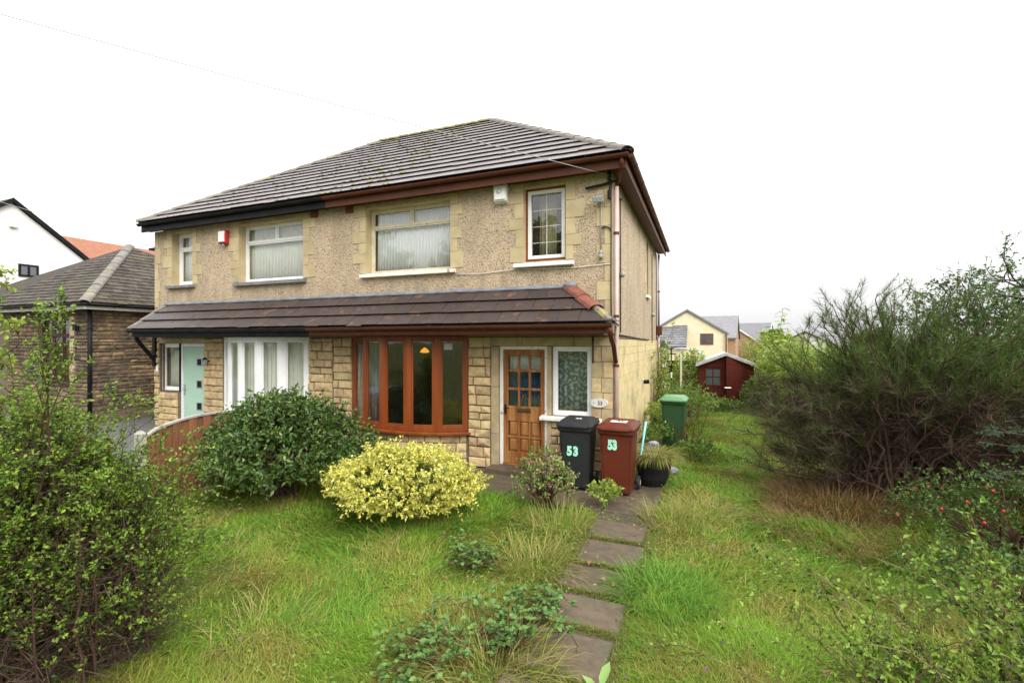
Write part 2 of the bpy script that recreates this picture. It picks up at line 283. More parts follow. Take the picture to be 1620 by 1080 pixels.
def put(name, me, parent=None, local=False):
    o = bpy.data.objects.new(name, me); COL.objects.link(o)
    if parent is not None:
        o.parent = parent
        if not local and parent.name in WL: o.matrix_parent_inverse = Matrix.Translation(-WL[parent.name])
    return o
def part(name, mb, mat, parent, local=False, smooth=False, bevel=0, label=None):
    o = put(name, mb.mesh(name, mat, smooth), parent, local)
    if bevel:
        m = o.modifiers.new('edge', 'BEVEL'); m.width = bevel; m.segments = 2; m.limit_method = 'ANGLE'; m.angle_limit = R(40)
    if label: o['label'] = label
    return o
def tag(o, label=None, cat=None, group=None, kind=None):
    if label: o['label'] = label
    if cat: o['category'] = cat
    if group: o['group'] = group
    if kind: o['kind'] = kind
    return o
def thing(name, label, cat, loc=(0, 0, 0), group=None):
    o = bpy.data.objects.new(name, None); COL.objects.link(o); o.location = loc; o.empty_display_size = .2
    WL[o.name] = Vector(loc); return tag(o, label, cat, group)
def bx(name, mat, parent, *b, bevel=0, label=None, local=False):
    m = MB(); m.box(*b); return part(name, m, mat, parent, bevel=bevel, label=label, local=local)
def npmesh(name, V, faces, mat, smooth=False):
    """V (n,3); faces: list of (k, c) int arrays"""
    me = bpy.data.meshes.new(name); V = np.ascontiguousarray(V, dtype=np.float32)
    idx = np.concatenate([f.ravel() for f in faces]).astype(np.int32)
    cnt = np.concatenate([np.full(len(f), f.shape[1]) for f in faces]); st = np.concatenate([[0], np.cumsum(cnt)[:-1]]).astype(np.int32)
    me.vertices.add(len(V)); me.vertices.foreach_set('co', V.ravel()); me.loops.add(len(idx)); me.loops.foreach_set('vertex_index', idx)
    me.polygons.add(len(cnt)); me.polygons.foreach_set('loop_start', st)
    me.update(calc_edges=True)
    if smooth: me.polygons.foreach_set('use_smooth', np.ones(len(cnt), dtype=bool))
    me.materials.append(mat); return me
_tab = np.random.default_rng(3).random((256, 256))
def noise2(x, y, s=1.0):
    x = np.asarray(x)*s+100.3; y = np.asarray(y)*s+57.7; i = np.floor(x).astype(int); j = np.floor(y).astype(int); u = x-i; v = y-j
    u = u*u*(3-2*u); v = v*v*(3-2*v); T = lambda a, b: _tab[a % 256, b % 256]
    return (T(i, j)*(1-u)+T(i+1, j)*u)*(1-v)+(T(i, j+1)*(1-u)+T(i+1, j+1)*u)*v
def unit(a): return a/np.maximum(np.linalg.norm(a, axis=-1, keepdims=True), 1e-9)
def sstep(a, b, x): t = np.clip((x-a)/(b-a), 0, 1); return t*t*(3-2*t)
def H(x, y):
    """ground height: a slightly lumpy lawn, level at the path and along the house"""
    x = np.asarray(x, float); y = np.asarray(y, float)
    n = (noise2(x, y, .9)-.5)*.12+(noise2(x+9, y, 2.6)-.5)*.05
    k = sstep(.35, .9, np.abs(x-.42))*sstep(-.9, -1.8, y) + sstep(1.0, 1.6, x)*sstep(-1.8, -.9, y)
    return n*np.clip(k, 0, 1)*sstep(30, 12, np.abs(y))*sstep(-5.4, -5.0, x)*sstep(7, 5.5, x)

# ---------------------------------------------------------------- foliage helpers (numpy)
def shoots(p0, d0, L, seg=4, wander=.15, up=0., rng=rng):
    p = p0.copy(); d = unit(d0); pts = [p.copy()]; L = np.broadcast_to(L, (len(p0),))[:, None]
    for k in range(seg):
        d = unit(d+rng.normal(size=d.shape)*wander+np.array([0, 0, 1.])*up); p = p+d*L/seg; pts.append(p.copy())
    return np.stack(pts, 1)
def arcs(base, tip, seg=5, lift=.4, wander=.03, rng=rng):
    c = (base+tip)/2; c[:, 2] = base[:, 2]*(1-lift)*.5+tip[:, 2]*(.5+lift*.5); c[:, :2] = base[:, :2]*(.5+lift*.4)+tip[:, :2]*(.5-lift*.4)
    t = np.linspace(0, 1, seg+1)[None, :, None]
    P = base[:, None]*(1-t)**2+2*c[:, None]*t*(1-t)+tip[:, None]*t**2
    P[:, 1:] += rng.normal(size=P[:, 1:].shape)*wander*np.linspace(.5, 1, seg)[None, :, None]; return P
def sample(pts, t):
    """pts (M,S,3), t (M,K) -> positions, tangents (M,K,3)"""
    S = pts.shape[1]-1; x = np.clip(t*S, 0, S-1e-4); i = x.astype(int); u = (x-i)[..., None]; m = np.arange(len(pts))[:, None]
    a = pts[m, i]; b = pts[m, i+1]; return a*(1-u)+b*u, unit(b-a)
def offshoot(pts, per, t0=.2, t1=1., ang=(35, 70), rng=rng):
    M_ = len(pts); t = t0+(t1-t0)*rng.random((M_, per)); P, T = sample(pts, t); P = P.reshape(-1, 3); T = T.reshape(-1, 3)
    S = unit(np.cross(T, rng.normal(size=T.shape))); a = np.radians(rng.uniform(*ang, len(T)))[:, None]
    return P, unit(T*np.cos(a)+S*np.sin(a)), t.ravel()
class FB:
    def __init__(s): s.V = []; s.F = []; s.n = 0
    def add(s, V, *F):
        s.V.append(V.reshape(-1, 3)); s.F += [f+s.n for f in F]; s.n += V.size//3
    def tubes(s, pts, r0, r1, n=3):
        M_, S, _ = pts.shape; T = unit(np.gradient(pts, axis=1)); A = unit(np.cross(T, np.array([.31, .22, .93]))); B = np.cross(T, A)
        r0 = np.broadcast_to(r0, (M_,))[:, None]; r1 = np.broadcast_to(r1, (M_,))[:, None]; r = (r0+(r1-r0)*np.linspace(0, 1, S)[None])[..., None]
        ring = np.stack([pts+r*(A*math.cos(2*math.pi*k/n)+B*math.sin(2*math.pi*k/n)) for k in range(n)], 2)
        idx = np.arange(M_*S*n).reshape(M_, S, n); f = []
        for k in range(n):
            j = (k+1) % n; f.append(np.stack([idx[:, :-1, k], idx[:, :-1, j], idx[:, 1:, j], idx[:, 1:, k]], -1).reshape(-1, 4))
        s.add(ring, np.concatenate(f))
    def leaves(s, P, T, N, L, W, fold=.25, wide=False, droop=.15):
        n = len(P); S = unit(np.cross(T, N)); N = unit(np.cross(S, T)); L = np.broadcast_to(L, (n,))[:, None]; W = np.broadcast_to(W, (n,))[:, None]
        tip = P+T*L-N*L*droop
        if not wide:
            m = P+T*L*.45; V = np.stack([P, m+S*W/2+N*W*fold, tip, m-S*W/2+N*W*fold], 1); b = np.arange(n)[:, None]*4
            s.add(V, b+np.array([[0, 1, 2]]), b+np.array([[0, 2, 3]]))
        else:
            a = P+T*L*.28; c = P+T*L*.68-N*L*droop*.4; V = np.stack([P, a+S*W*.42+N*W*fold, c+S*W*.46+N*W*fold, tip, c-S*W*.46+N*W*fold, a-S*W*.42+N*W*fold, P+T*L*.5-N*L*droop*.15], 1); b = np.arange(n)[:, None]*7
            s.add(V, *[b+np.array([[6, i, (i+1) % 6]]) for i in range(6)])
    def leaf_along(s, pts, per, L, W, t0=.15, ang=(40, 75), upn=.6, jit=.48, wide=False, fold=.2, rng=rng):
        P, T, _ = offshoot(pts, per, t0, 1., ang, rng); N = unit(rng.normal(size=T.shape)*.6+np.array([0, 0, upn]))
        k = 1+jit*(rng.random(len(P))*2-1); s.leaves(P, T, N, L*k, W*k, fold, wide)
    def blades(s, P, D, L, W, bend=.5, G=None, face=None):
        """tapering grass blade: P base, D start direction; bends towards the ground or along G"""
        n = len(P); L = np.broadcast_to(L, (n,))[:, None]; W = np.broadcast_to(W, (n,))[:, None]; G = np.array([0, 0, -1.]) if G is None else G
        b = np.broadcast_to(bend, (n,))[:, None]
        d2 = unit(D+G*b*.7); d3 = unit(D+G*b*1.6); m = P+D*L*.38; q = m+d2*L*.34; t = q+d3*L*.28
        S = unit(np.cross(D, np.array([0, 0, 1.])+.01)) if face is None else face
        V = np.stack([P-S*W/2, P+S*W/2, m+S*W*.42, m-S*W*.42, q+S*W*.28, q-S*W*.28, t], 1); i = np.arange(n)[:, None]*7
        s.add(V, i+np.array([[0, 1, 2, 3]]), i+np.array([[3, 2, 4, 5]]), i+np.array([[5, 4, 6]]))
    def mesh(s, name, mat, smooth=False):
        g = {}
        for f in s.F: g.setdefault(f.shape[1], []).append(f)
        return npmesh(name, np.concatenate(s.V), [np.concatenate(v) for v in g.values()], mat, smooth)
    def part(s, name, mat, parent, smooth=False): return put(name, s.mesh(name, mat, smooth), parent)
def lumpdir(n, rng, low=-.25):
    d = rng.normal(size=(n*3, 3)); d = unit(d); return d[d[:, 2] > low][:n]
def lumps(d, rng, k=14, amp=.22, wid=.12):
    c = unit(rng.normal(size=(k, 3))); c[:, 2] = np.abs(c[:, 2]); a = rng.uniform(-1, 1, k)*amp
    return 1+(np.exp(-(1-d@c.T)/wid)*a).sum(1)
def dense_shrub(name, label, cat, c, r, h, n, leafL, leafW, mat, seed, per=14, sprig=(.12, .26), lump=.22, low=-.3, inner=None, stem=m_bark, nst=40, up=.5, fill=.55, wide=False, group=None, zc=.5, bare=0., wid=.12):
    """a leafy shrub: stems from the base, sprigs of leaves spread through a lumpy crown"""
    g = np.random.default_rng(seed); c = np.array([*c, 0.]); c[2] = float(H(c[0], c[1]))
    root = thing(name, label, cat, tuple(c), group)
    d = lumpdir(n, g, low); rad = (fill+(1-fill)*g.random(len(d))**.45)*lumps(d, g, amp=lump, wid=wid)
    S = np.array([r[0], r[1], h*(1-zc)]); ctr = c+np.array([0, 0, h*zc]); S3 = np.where(d[:, 2:3] < 0, np.array([[r[0], r[1], h*zc]]), S[None])
    p = ctr+d*rad[:, None]*S3; ok = p[:, 2] > c[2]+.03+bare; p = p[ok]; d = d[ok]
    L = g.uniform(*sprig, len(p)); dd = unit(d+np.array([0, 0, up])+g.normal(size=d.shape)*.45)
    sp = shoots(p, dd, L, 3, .2, 0, g)
    f = FB(); f.leaf_along(sp, per, leafL, leafW, .05, (30, 75), wide=wide, rng=g); f.part('foliage', mat, root)
    if inner is not None:
        k = g.choice(len(p), min(len(p), n//2), replace=False); q = ctr+(p[k]-ctr)*g.uniform(.55, .85, (len(k), 1)); q[:, 2] = np.maximum(q[:, 2], c[2]+.03)
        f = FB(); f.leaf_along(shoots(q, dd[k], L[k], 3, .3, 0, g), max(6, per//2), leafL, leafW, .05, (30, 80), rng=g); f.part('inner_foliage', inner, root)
    f = FB(); k = g.choice(len(p), min(nst, len(p)), replace=False)
    b = c+np.stack([g.normal(size=len(k))*r[0]*.12, g.normal(size=len(k))*r[1]*.12, np.full(len(k), -.04)], 1)
    f.tubes(arcs(b, p[k], 6, .5, .02, g), .011, .003, 4)
    k = g.choice(len(p), min(len(p), nst*8), replace=False); f.tubes(sp[k], .0025, .0012, 3); f.part('stems', stem, root, True)
    return root

# ================================================================= THE SETTING
def ground():
    a = np.concatenate([[-900, -300, -120, -60, -35, -24], np.arange(-16, 12.01, .16), [16, 24, 40, 80, 200, 500, 900]])
    b = np.concatenate([[-900, -300, -120, -60, -35, -24, -16], np.arange(-9, 14.01, .16), [18, 24, 34, 50, 80, 140, 300, 900]])
    X, Y = np.meshgrid(a, b); Z = H(X, Y)-.012; V = np.stack([X, Y, Z], -1).reshape(-1, 3); nx, ny = len(a), len(b)
    i = (np.arange(ny-1)[:, None]*nx+np.arange(nx-1)[None]).ravel(); F = np.stack([i, i+1, i+nx+1, i+nx], 1)
    tag(put('ground', npmesh('ground', V, [F], m_ground, True)), kind='structure')
ground()
m = MB(); m.box(-30, -5.86, -6.2, -.02, -.3, .008); tag(part('driveway', m, m_drive, None), kind='structure')
m = MB(); m.box(-13.9, -11.7, -.02, 12, -.3, .012); tag(part('side_passage', m, m_drive, None), kind='structure')
# garden path and the paved apron along the front of the house
m = MB(); m.box(.08, .80, -7.0, -1.45, -.2, -.006); m.box(-2.6, .8, -1.45, -.04, -.2, -.006)
path = tag(part('path', m, m_soil, None), kind='structure')
SLABS = []
def slab(x0, x1, y0, y1, z=.012):
    SLABS.append((x0, x1, y0, y1)); m = MB(); j = lambda: random.uniform(-.012, .012); t = [random.uniform(-.006, .006) for _ in range(4)]; c = .012
    q = [(x0+j(), y0+j()), (x1+j(), y0+j()), (x1+j(), y1+j()), (x0+j(), y1+j())]; cx, cy = (x0+x1)/2, (y0+y1)/2
    ins = lambda p: (p[0]+(c if p[0] < cx else -c), p[1]+(c if p[1] < cy else -c))
    m.loft([[(x, y, -.08) for x, y in q], [(x, y, z+t[i]-.008) for i, (x, y) in enumerate(q)], [(*ins(p), z+t[i]) for i, p in enumerate(q)]])
    part('paving_slab', m, m_path, path)
for y0, y1 in ((-2.25, -1.72), (-2.90, -2.36), (-3.46, -3.02), (-4.00, -3.58), (-4.60, -4.13), (-5.22, -4.74), (-5.83, -5.33)):
    sx_ = random.uniform(-.04, .03); slab(.12+sx_, .76+sx_, y0, y1)
for y0, y1 in ((-.70, -.06), (-1.40, -.74)):
    x = -2.6
    while x < .7:
        w_ = random.uniform(.55, .75); slab(x, min(x+w_, .80), y0, y1, .008); x += w_+.03

# ================================================================= THE PAIR OF SEMI-DETACHED HOUSES
LX, PX = -11.4, -5.7
ND = 7.9; EZ, RZ = 5.15, 8.16; OV = .30; WALLTOP = 4.99
def wall_open(mb, plane, c0, u0, u1, z0, z1, openings, th, reveal=None):
    """plane 'y': wall face at y=c0 running in x, thickness towards +y; plane 'x': face at x=c0 running in y, thickness towards -x"""
    us = sorted({u0, u1, *[o[0] for o in openings], *[o[1] for o in openings]}); zs = sorted({z0, z1, *[o[2] for o in openings], *[o[3] for o in openings]})
    us = [u for u in us if u0 <= u <= u1]; zs = [z for z in zs if z0 <= z <= z1]
    P = (lambda u, d, z: (u, c0+d, z)) if plane == 'y' else (lambda u, d, z: (c0-d, u, z))
    for a, b in zip(us, us[1:]):
        for c, d in zip(zs, zs[1:]):
            if any(o[0] <= a and b <= o[1] and o[2] <= c and d <= o[3] for o in openings): continue
            mb.poly([P(a, 0, c), P(b, 0, c), P(b, 0, d), P(a, 0, d)]); mb.poly([P(b, th, c), P(a, th, c), P(a, th, d), P(b, th, d)])
    mb.poly([P(u0, 0, z1), P(u1, 0, z1), P(u1, th, z1), P(u0, th, z1)])
    rv = mb
    for a, b, c, d in openings:
        if reveal is not None: rv = MB(); reveal.append(rv)
        for q in ([P(a, 0, c), P(a, th, c), P(a, th, d), P(a, 0, d)], [P(b, th, c), P(b, 0, c), P(b, 0, d), P(b, th, d)], [P(a, 0, d), P(b, 0, d), P(b, th, d), P(a, th, d)], [P(b, 0, c), P(a, 0, c), P(a, th, c), P(b, th, c)]): rv.poly(q)
# unit pitch-faced stones, shared by every stone laid: 1 x 1, back at y=0, front towards -y
def unit_stone(k):
    g = random.Random(k); m = MB(); e = lambda a: g.uniform(-a, a)
    back = [(-.5, 0, -.5), (.5, 0, -.5), (.5, 0, .5), (-.5, 0, .5)]
    mid = [(x+e(.015), -.55+e(.15), z+e(.02)) for x, _, z in back]
    fr = [(x*.9+e(.03), -1+e(.25), z*.84+e(.05)) for x, _, z in back]
    m.loft([back, mid, fr], cap=False); b = len(m.v); m.v.append((e(.15), -1.25+e(.25), e(.15)))
    for i in range(4): m.f.append((b-4+i, b-4+(i+1) % 4, b))
    return m.mesh('stone', m_stone)
USTONE = [unit_stone(k) for k in range(8)]
def stone(parent, x, z, w_, h, d=.022, y=0., ang=0., mat=None, meshes=None, name='stone', xy=None):
    o = bpy.data.objects.new(name, random.choice(meshes or USTONE)); COL.objects.link(o); o.parent = parent
    px, py = xy if xy else (x, y)
    o.matrix_basis = Matrix.Translation((px, py, z)) @ Matrix.Rotation(ang, 4, 'Z') @ Matrix.Diagonal((w_, d, h, 1)); return o
def courses(z0, z1, hs=(.125, .19)):
    out = []; z = z0
    while z < z1-.05:
        h = random.uniform(*hs)
        if z1-z-h < .07: h = z1-z
        out.append((z, min(z+h, z1))); z += h
    return out
def lay(parent, x0, x1, rows, wr=(.19, .42), j=.016, y=0., meshes=None, place=None, rag=True):
    for a, b in rows:
        x = x0
        if rag and random.random() < .5: wl = random.uniform(.09, .18)
        else: wl = random.uniform(*wr)
        while x < x1-.02:
            e = x+wl
            if x1-e < .09: e = x1
            e = min(e, x1)
            if place: place(x+j/2, e-j/2, a+j/2, b-j/2)
            else: stone(parent, (x+e)/2+random.uniform(-.003, .003), (a+b)/2+random.uniform(-.004, .004), e-x-j*random.uniform(.7, 1.3), b-a-j*random.uniform(.7, 1.4), random.uniform(.022, .045), y, meshes=meshes)
            x = e; wl = random.uniform(*wr)
def ashlar(parent, *b, name='quoin_stone', mat=None, j=.004):
    x0, x1, y0, y1, z0, z1 = b; return bx(name, mat or m_quoin, parent, x0+j, x1-j, y0, y1, z0+j, z1-j, bevel=.004)
def clip_poly(poly, planes):
    for (nx, ny, c) in planes:
        out = []
        for i in range(len(poly)):
            p, q = poly[i-1], poly[i]; a = nx*p[0]+ny*p[1]-c; b = nx*q[0]+ny*q[1]-c
            if (a <= 0) != (b <= 0): t = a/(a-b); out.append((p[0]+(q[0]-p[0])*t, p[1]+(q[1]-p[1])*t))
            if b <= 0: out.append(q)
        poly = out
        if len(poly) < 3: return []
    return poly
def area(p): return abs(sum(p[i-1][0]*p[i][1]-p[i][0]*p[i-1][1] for i in range(len(p))))/2
def tile_plane(parent, O, U, V, poly, tw, gauge, th, mat, joined=False, lap=.06, name='tile', u_start=0, gap=.006):
    """lay overlapping tiles on the plane O + u U + v V inside the convex polygon; whole tiles share one mesh, cut ones are clipped"""
    O = Vector(O); U = Vector(U).normalized(); V = Vector(V).normalized(); Nn = U.cross(V).normalized()
    n = len(poly); pl = []
    cx = sum(p[0] for p in poly)/n; cy = sum(p[1] for p in poly)/n
    for i in range(n):
        (x0, y0), (x1, y1) = poly[i-1], poly[i]; nx, ny = y1-y0, x0-x1
        if nx*cx+ny*cy > nx*x0+ny*y0: nx, ny = -nx, -ny
        l = math.hypot(nx, ny); pl.append((nx/l, ny/l, (nx*x0+ny*y0)/l))
    ln = gauge+lap; g = gap; us = [p[0] for p in poly]; vs_ = [p[1] for p in poly]
    def slabmesh(mb, q, u0, v0, jit=0):
        lo = lambda v: th*1.45*(1-(v-v0)/ln)+jit
        mb.loft([[(u, v+(.035 if v < v0+.01 else 0), lo(v)) for u, v in q], [(u, v, lo(v)+th) for u, v in q]])
    full = MB(); q0 = [(g/2, 0), (tw-g/2, 0), (tw-g/2, ln), (g/2, ln)]; slabmesh(full, q0, 0, 0); fm = full.mesh(name, mat)
    base = Matrix(((U.x, V.x, Nn.x, O.x), (U.y, V.y, Nn.y, O.y), (U.z, V.z, Nn.z, O.z), (0, 0, 0, 1))); J = MB(); cnt = 0
    v = min(vs_); row = 0
    while v < max(vs_)-.03:
        u = min(us)-(tw/2 if row % 2 else 0)+u_start
        while u < max(us):
            q = clip_poly([(u+a, v+b) for a, b in q0], pl)
            if q and area(q) > .004:
                whole = area(q) > tw*ln*.97; jz = random.uniform(0, .004)
                if joined:
                    mb = MB(); slabmesh(mb, q, u, v, jz); b = len(J.v); J.v += [tuple(base @ Vector(p)) for p in mb.v]; J.f += [tuple(i+b for i in f) for f in mb.f]
                elif whole:
                    o = bpy.data.objects.new(name, fm); COL.objects.link(o); o.parent = parent
                    slip = random.uniform(.012, .04) if random.random() < .05 else random.uniform(0, .004); o.matrix_basis = base @ Matrix.Translation((u, v-slip, jz)) @ Matrix.Rotation(random.uniform(-.009, .009), 4, 'Z'); cnt += 1
                else:
                    mb = MB(); slabmesh(mb, [(a-u, b-v) for a, b in q], 0, 0); o = bpy.data.objects.new(name, mb.mesh(name, mat)); COL.objects.link(o); o.parent = parent
                    o.matrix_basis = base @ Matrix.Translation((u, v, jz)); cnt += 1
            u += tw
        v += gauge; row += 1
    if joined and J.v: o = part(name+'s', J, mat, parent); o['kind'] = 'stuff'; return o
    return cnt
def cap_tiles(parent, p0, p1, n, r, mat, name='hip_tile', sag=.3):
    """half-round cap tiles laid from p0 up to p1"""
    p0 = Vector(p0); p1 = Vector(p1); t = (p1-p0)/n; T = t.normalized(); S = T.cross(Vector((0, 0, 1))).normalized(); Nn = S.cross(T)
    for k in range(n):
        a = p0+t*k-t*.08; b = p0+t*(k+1); m = MB(); rings = []
        for p, lift in ((a, .016), (b, 0.)):
            ring = []
            for i in range(7):
                an = math.pi*(i/6); ring.append(tuple(p+S*math.cos(an)*r+Nn*(math.sin(an)*r*.62+lift-.03)))
            rings.append(ring+[tuple(Vector(q)-Nn*.016) for q in reversed(ring)])
        m.loft(rings); part(name, m, mat, parent)
def gutter(parent, p0, p1, out, mat, r=.056, brackets=.9, name='gutter'):
    """half-round gutter from p0 to p1 (rim centre line), out = horizontal outward direction; brackets are sub-parts"""
    p0 = Vector(p0); p1 = Vector(p1); o_ = Vector(out); rings = []
    def ring(p, R_):
        pts = [p+o_*R_*math.cos(a)+Vector((0, 0, R_*math.sin(a))) for a in np.linspace(0, -math.pi, 9)]
        return pts
    prof = lambda p: [tuple(q) for q in ring(p, r)+list(reversed(ring(p, r-.006)))]
    m = MB(); m.loft([prof(p0), prof(p1)]); g = part(name, m, mat, parent)
    for e, s in ((p0, 1), (p1, -1)):
        m = MB(); d = (p1-p0).normalized()*.006*s; m.loft([[tuple(q+d*.2) for q in ring(e, r+.003)], [tuple(q+d*2) for q in ring(e, r+.003)]]); part('end_cap', m, mat, g)
    L = (p1-p0).length; k = max(1, int(L/brackets))
    for i in range(k):
        c = p0+(p1-p0)*((i+.5)/k); d = (p1-p0).normalized()*.02; m = MB()
        pr = lambda p: [tuple(q) for q in ring(p, r+.007)+list(reversed(ring(p, r+.001)))]
        m.loft([pr(c-d), pr(c+d)]); part('bracket', m, mat, g)
    return g
def window(parent, x0, x1, z0, z1, y, mat, panes, fw=.055, dep=.07, glass=None, sash=None, sashmat=None, name='window', label=None, sfw=.035):
    """frame in the plane y, panes = list of (x0,x1,z0,z1) as fractions of the clear opening; each pane has beads"""
    m = MB(); e = .001
    m.box(x0, x0+fw, y, y+dep, z0, z1); m.box(x1-fw, x1, y, y+dep, z0, z1); m.box(x0+fw, x1-fw, y+e, y+dep-e, z0, z0+fw); m.box(x0+fw, x1-fw, y+e, y+dep-e, z1-fw, z1)
    W, Hh = x1-x0-2*fw, z1-z0-2*fw; ox, oz = x0+fw, z0+fw; rects = [(ox+a*W, ox+b*W, oz+c*Hh, oz+d*Hh) for a, b, c, d in panes]
    f = None; mull = []
    xs = sorted({r[0] for r in rects} | {r[1] for r in rects}); 
    f = part(name, m, mat, parent, bevel=.005, label=label)
    for a, b, c, d in rects:
        g = fw*.35 if len(rects) > 1 else 0
        a2, b2 = a+(g if a > ox+.01 else 0), b-(g if b < ox+W-.01 else 0); c2, d2 = c+(g if c > oz+.01 else 0), d-(g if d < oz+Hh-.01 else 0)
        if b2 != b: m = MB(); m.box(b2, b+g, y+2*e, y+dep-2*e, c, d); part('mullion', m, mat, f, bevel=.004)
        if d2 != d: m = MB(); m.box(a2, b2, y+2*e, y+dep-2*e, d2, d+g); part('transom', m, mat, f, bevel=.004)
        sm = sashmat or mat; s = sfw; m = MB(); ys = y+.012 if not sash else y-.012
        m.box(a2, a2+s, ys, y+dep-.012, c2, d2); m.box(b2-s, b2, ys, y+dep-.012, c2, d2); m.box(a2+s, b2-s, ys+e, y+dep-.013, c2, c2+s); m.box(a2+s, b2-s, ys+e, y+dep-.013, d2-s, d2)
        part('sash', m, sm, f, bevel=.005)
        m = MB(); m.box(a2+s-.004, b2-s+.004, y+.03, y+.036, c2+s-.004, d2-s+.004); part('pane', m, glass or m_glass, f)
    return f
def curtain(label, x0, x1, z0, z1, y, mat, folds=9, amp=.02, name='curtain', cat='curtain', group=None, gather=0):
    n = folds*8; m = MB(); top, bot = [], []
    for i in range(n+1):
        t = i/n; u = x0+(x1-x0)*t; a = math.sin(t*folds*2*math.pi)*amp*(1+.4*math.sin(t*9)); top.append((u, y+a*.7, z1)); bot.append((x0+(x1-x0)*(t if not gather else t**(1+gather)), y+a+.004*math.sin(t*31), z0))
    midr = [((p[0]+q[0])/2, (p[1]+q[1])/2+.004, (z0+z1)/2) for p, q in zip(top, bot)]
    m.loft([bot, midr, top], cap=False, close=False); o = put(name, m.mesh(name, mat, True)); so_ = o.modifiers.new('cloth', 'SOLIDIFY'); so_.thickness = .004
    return tag(o, label, cat, group)
def bow_pts(xl, xr, rise, n=5, off=0.):
    c = (xl+xr)/2; hw = (xr-xl)/2; Rr = (hw*hw+rise*rise)/(2*rise); ha = math.asin(hw/Rr); Rr2 = Rr+off; cy = Rr-rise
    return [(c+Rr2*math.sin(a), cy-Rr2*math.cos(a)) for a in np.linspace(-ha, ha, n+1)]
def bow_window(parent, xl, xr, z0, z1, rise, mat, sillmat, label, sillh=.05, fw=.065, basestone=True, sash=.05, gl=None):
    P = bow_pts(xl, xr, rise); segs = list(zip(P, P[1:])); dep = .06
    m = MB()
    def facet(mb, a, b, u0, u1, d0, d1, za, zb):
        A, B = Vector((*a, 0)), Vector((*b, 0)); t = (B-A).normalized(); nrm = Vector((-t.y, t.x, 0))   # inwards (+y)
        q = lambda u, d, z: tuple(A+t*u+nrm*d+Vector((0, 0, z)))
        mb.hexa([q(u0, d0, za), q(u1, d0, za), q(u1, d1, za), q(u0, d1, za), q(u0, d0, zb), q(u1, d0, zb), q(u1, d1, zb), q(u0, d1, zb)])
    L = (Vector(P[1])-Vector(P[0])).length
    for a, b in segs:
        facet(m, a, b, .004, fw, 0, dep, z0, z1); facet(m, a, b, L-fw, L-.004, 0, dep, z0, z1); facet(m, a, b, fw, L-fw, .001, dep-.001, z0, z0+fw+.02); facet(m, a, b, fw, L-fw, .001, dep-.001, z1-fw, z1)
    f = part('bow_window', m, mat, parent, bevel=.006, label=label)
    for i, p in enumerate(P):
        m = MB(); m.tube([(p[0], p[1]+.032, z0), (p[0], p[1]+.032, z1)], .034, 8); part('post', m, mat, f)
    for a, b in segs:
        m = MB(); s = .03; facet(m, a, b, fw, fw+s, .012, dep-.012, z0+fw+.02, z1-fw); facet(m, a, b, L-fw-s, L-fw, .012, dep-.012, z0+fw+.02, z1-fw); facet(m, a, b, fw+s, L-fw-s, .013, dep-.013, z0+fw+.02, z0+fw+s+.02); facet(m, a, b, fw+s, L-fw-s, .013, dep-.013, z1-fw-s, z1-fw)
        part('sash', m, mat, f, bevel=.004)
        m = MB(); facet(m, a, b, fw+s-.004, L-fw-s+.004, .028, .034, z0+fw+s+.016, z1-fw-s+.004); part('pane', m, gl or m_glass, f)
    o_ = bow_pts(xl-.05, xr+.05, rise, 10, .07); i_ = bow_pts(xl, xr, rise, 10, -.08)
    m = MB(); ring = [(x, y) for x, y in o_]+list(reversed(i_))
    m.loft([[(x, min(y, .0), z0-sillh) for x, y in ring], [(x, min(y, .0), z0-.002) for x, y in ring]]); part('sill', m, sillmat, f, bevel=.006)
    return f
def bow_base(parent, xl, xr, z1, rise, n=14):
    """curved stone dwarf wall under a bow window"""
    P = bow_pts(xl+.02, xr-.02, rise-.02, 24, -.03); m = MB()
    m.loft([[(x, y, -.2) for x, y in P]+[(xr-.02, .05, -.2), (xl+.02, .05, -.2)], [(x, y, z1) for x, y in P]+[(xr-.02, .05, z1), (xl+.02, .05, z1)]])
    bw = part('bow_wall', m, m_mortar, parent)
    c = (xl+xr)/2; hw = (xr-xl)/2-.02; rs = rise-.02; Rr = (hw*hw+rs*rs)/(2*rs); ha = math.asin(hw/Rr); cy = Rr-rs
    def pl(a, b, za, zb):
        an = (a+b)/2/Rr; rr = Rr-.03; stone(bw, 0, (za+zb)/2, b-a, zb-za, random.uniform(.018, .028), ang=an, xy=(c+rr*math.sin(an), cy-rr*math.cos(an)+.004))
    lay(bw, -ha*Rr, ha*Rr, courses(0, z1, (.12, .17)), (.2, .4), place=pl)
    return bw
def sill(parent, x0, x1, z0, z1, y0, mat, th=.3):
    m = MB(); m.hexa([(x0, y0, z0), (x1, y0, z0), (x1, .06, z0), (x0, .06, z0), (x0, y0, z1-.015), (x1, y0, z1-.015), (x1, .06, z1), (x0, .06, z1)]); return part('sill', m, mat, parent, bevel=.006)

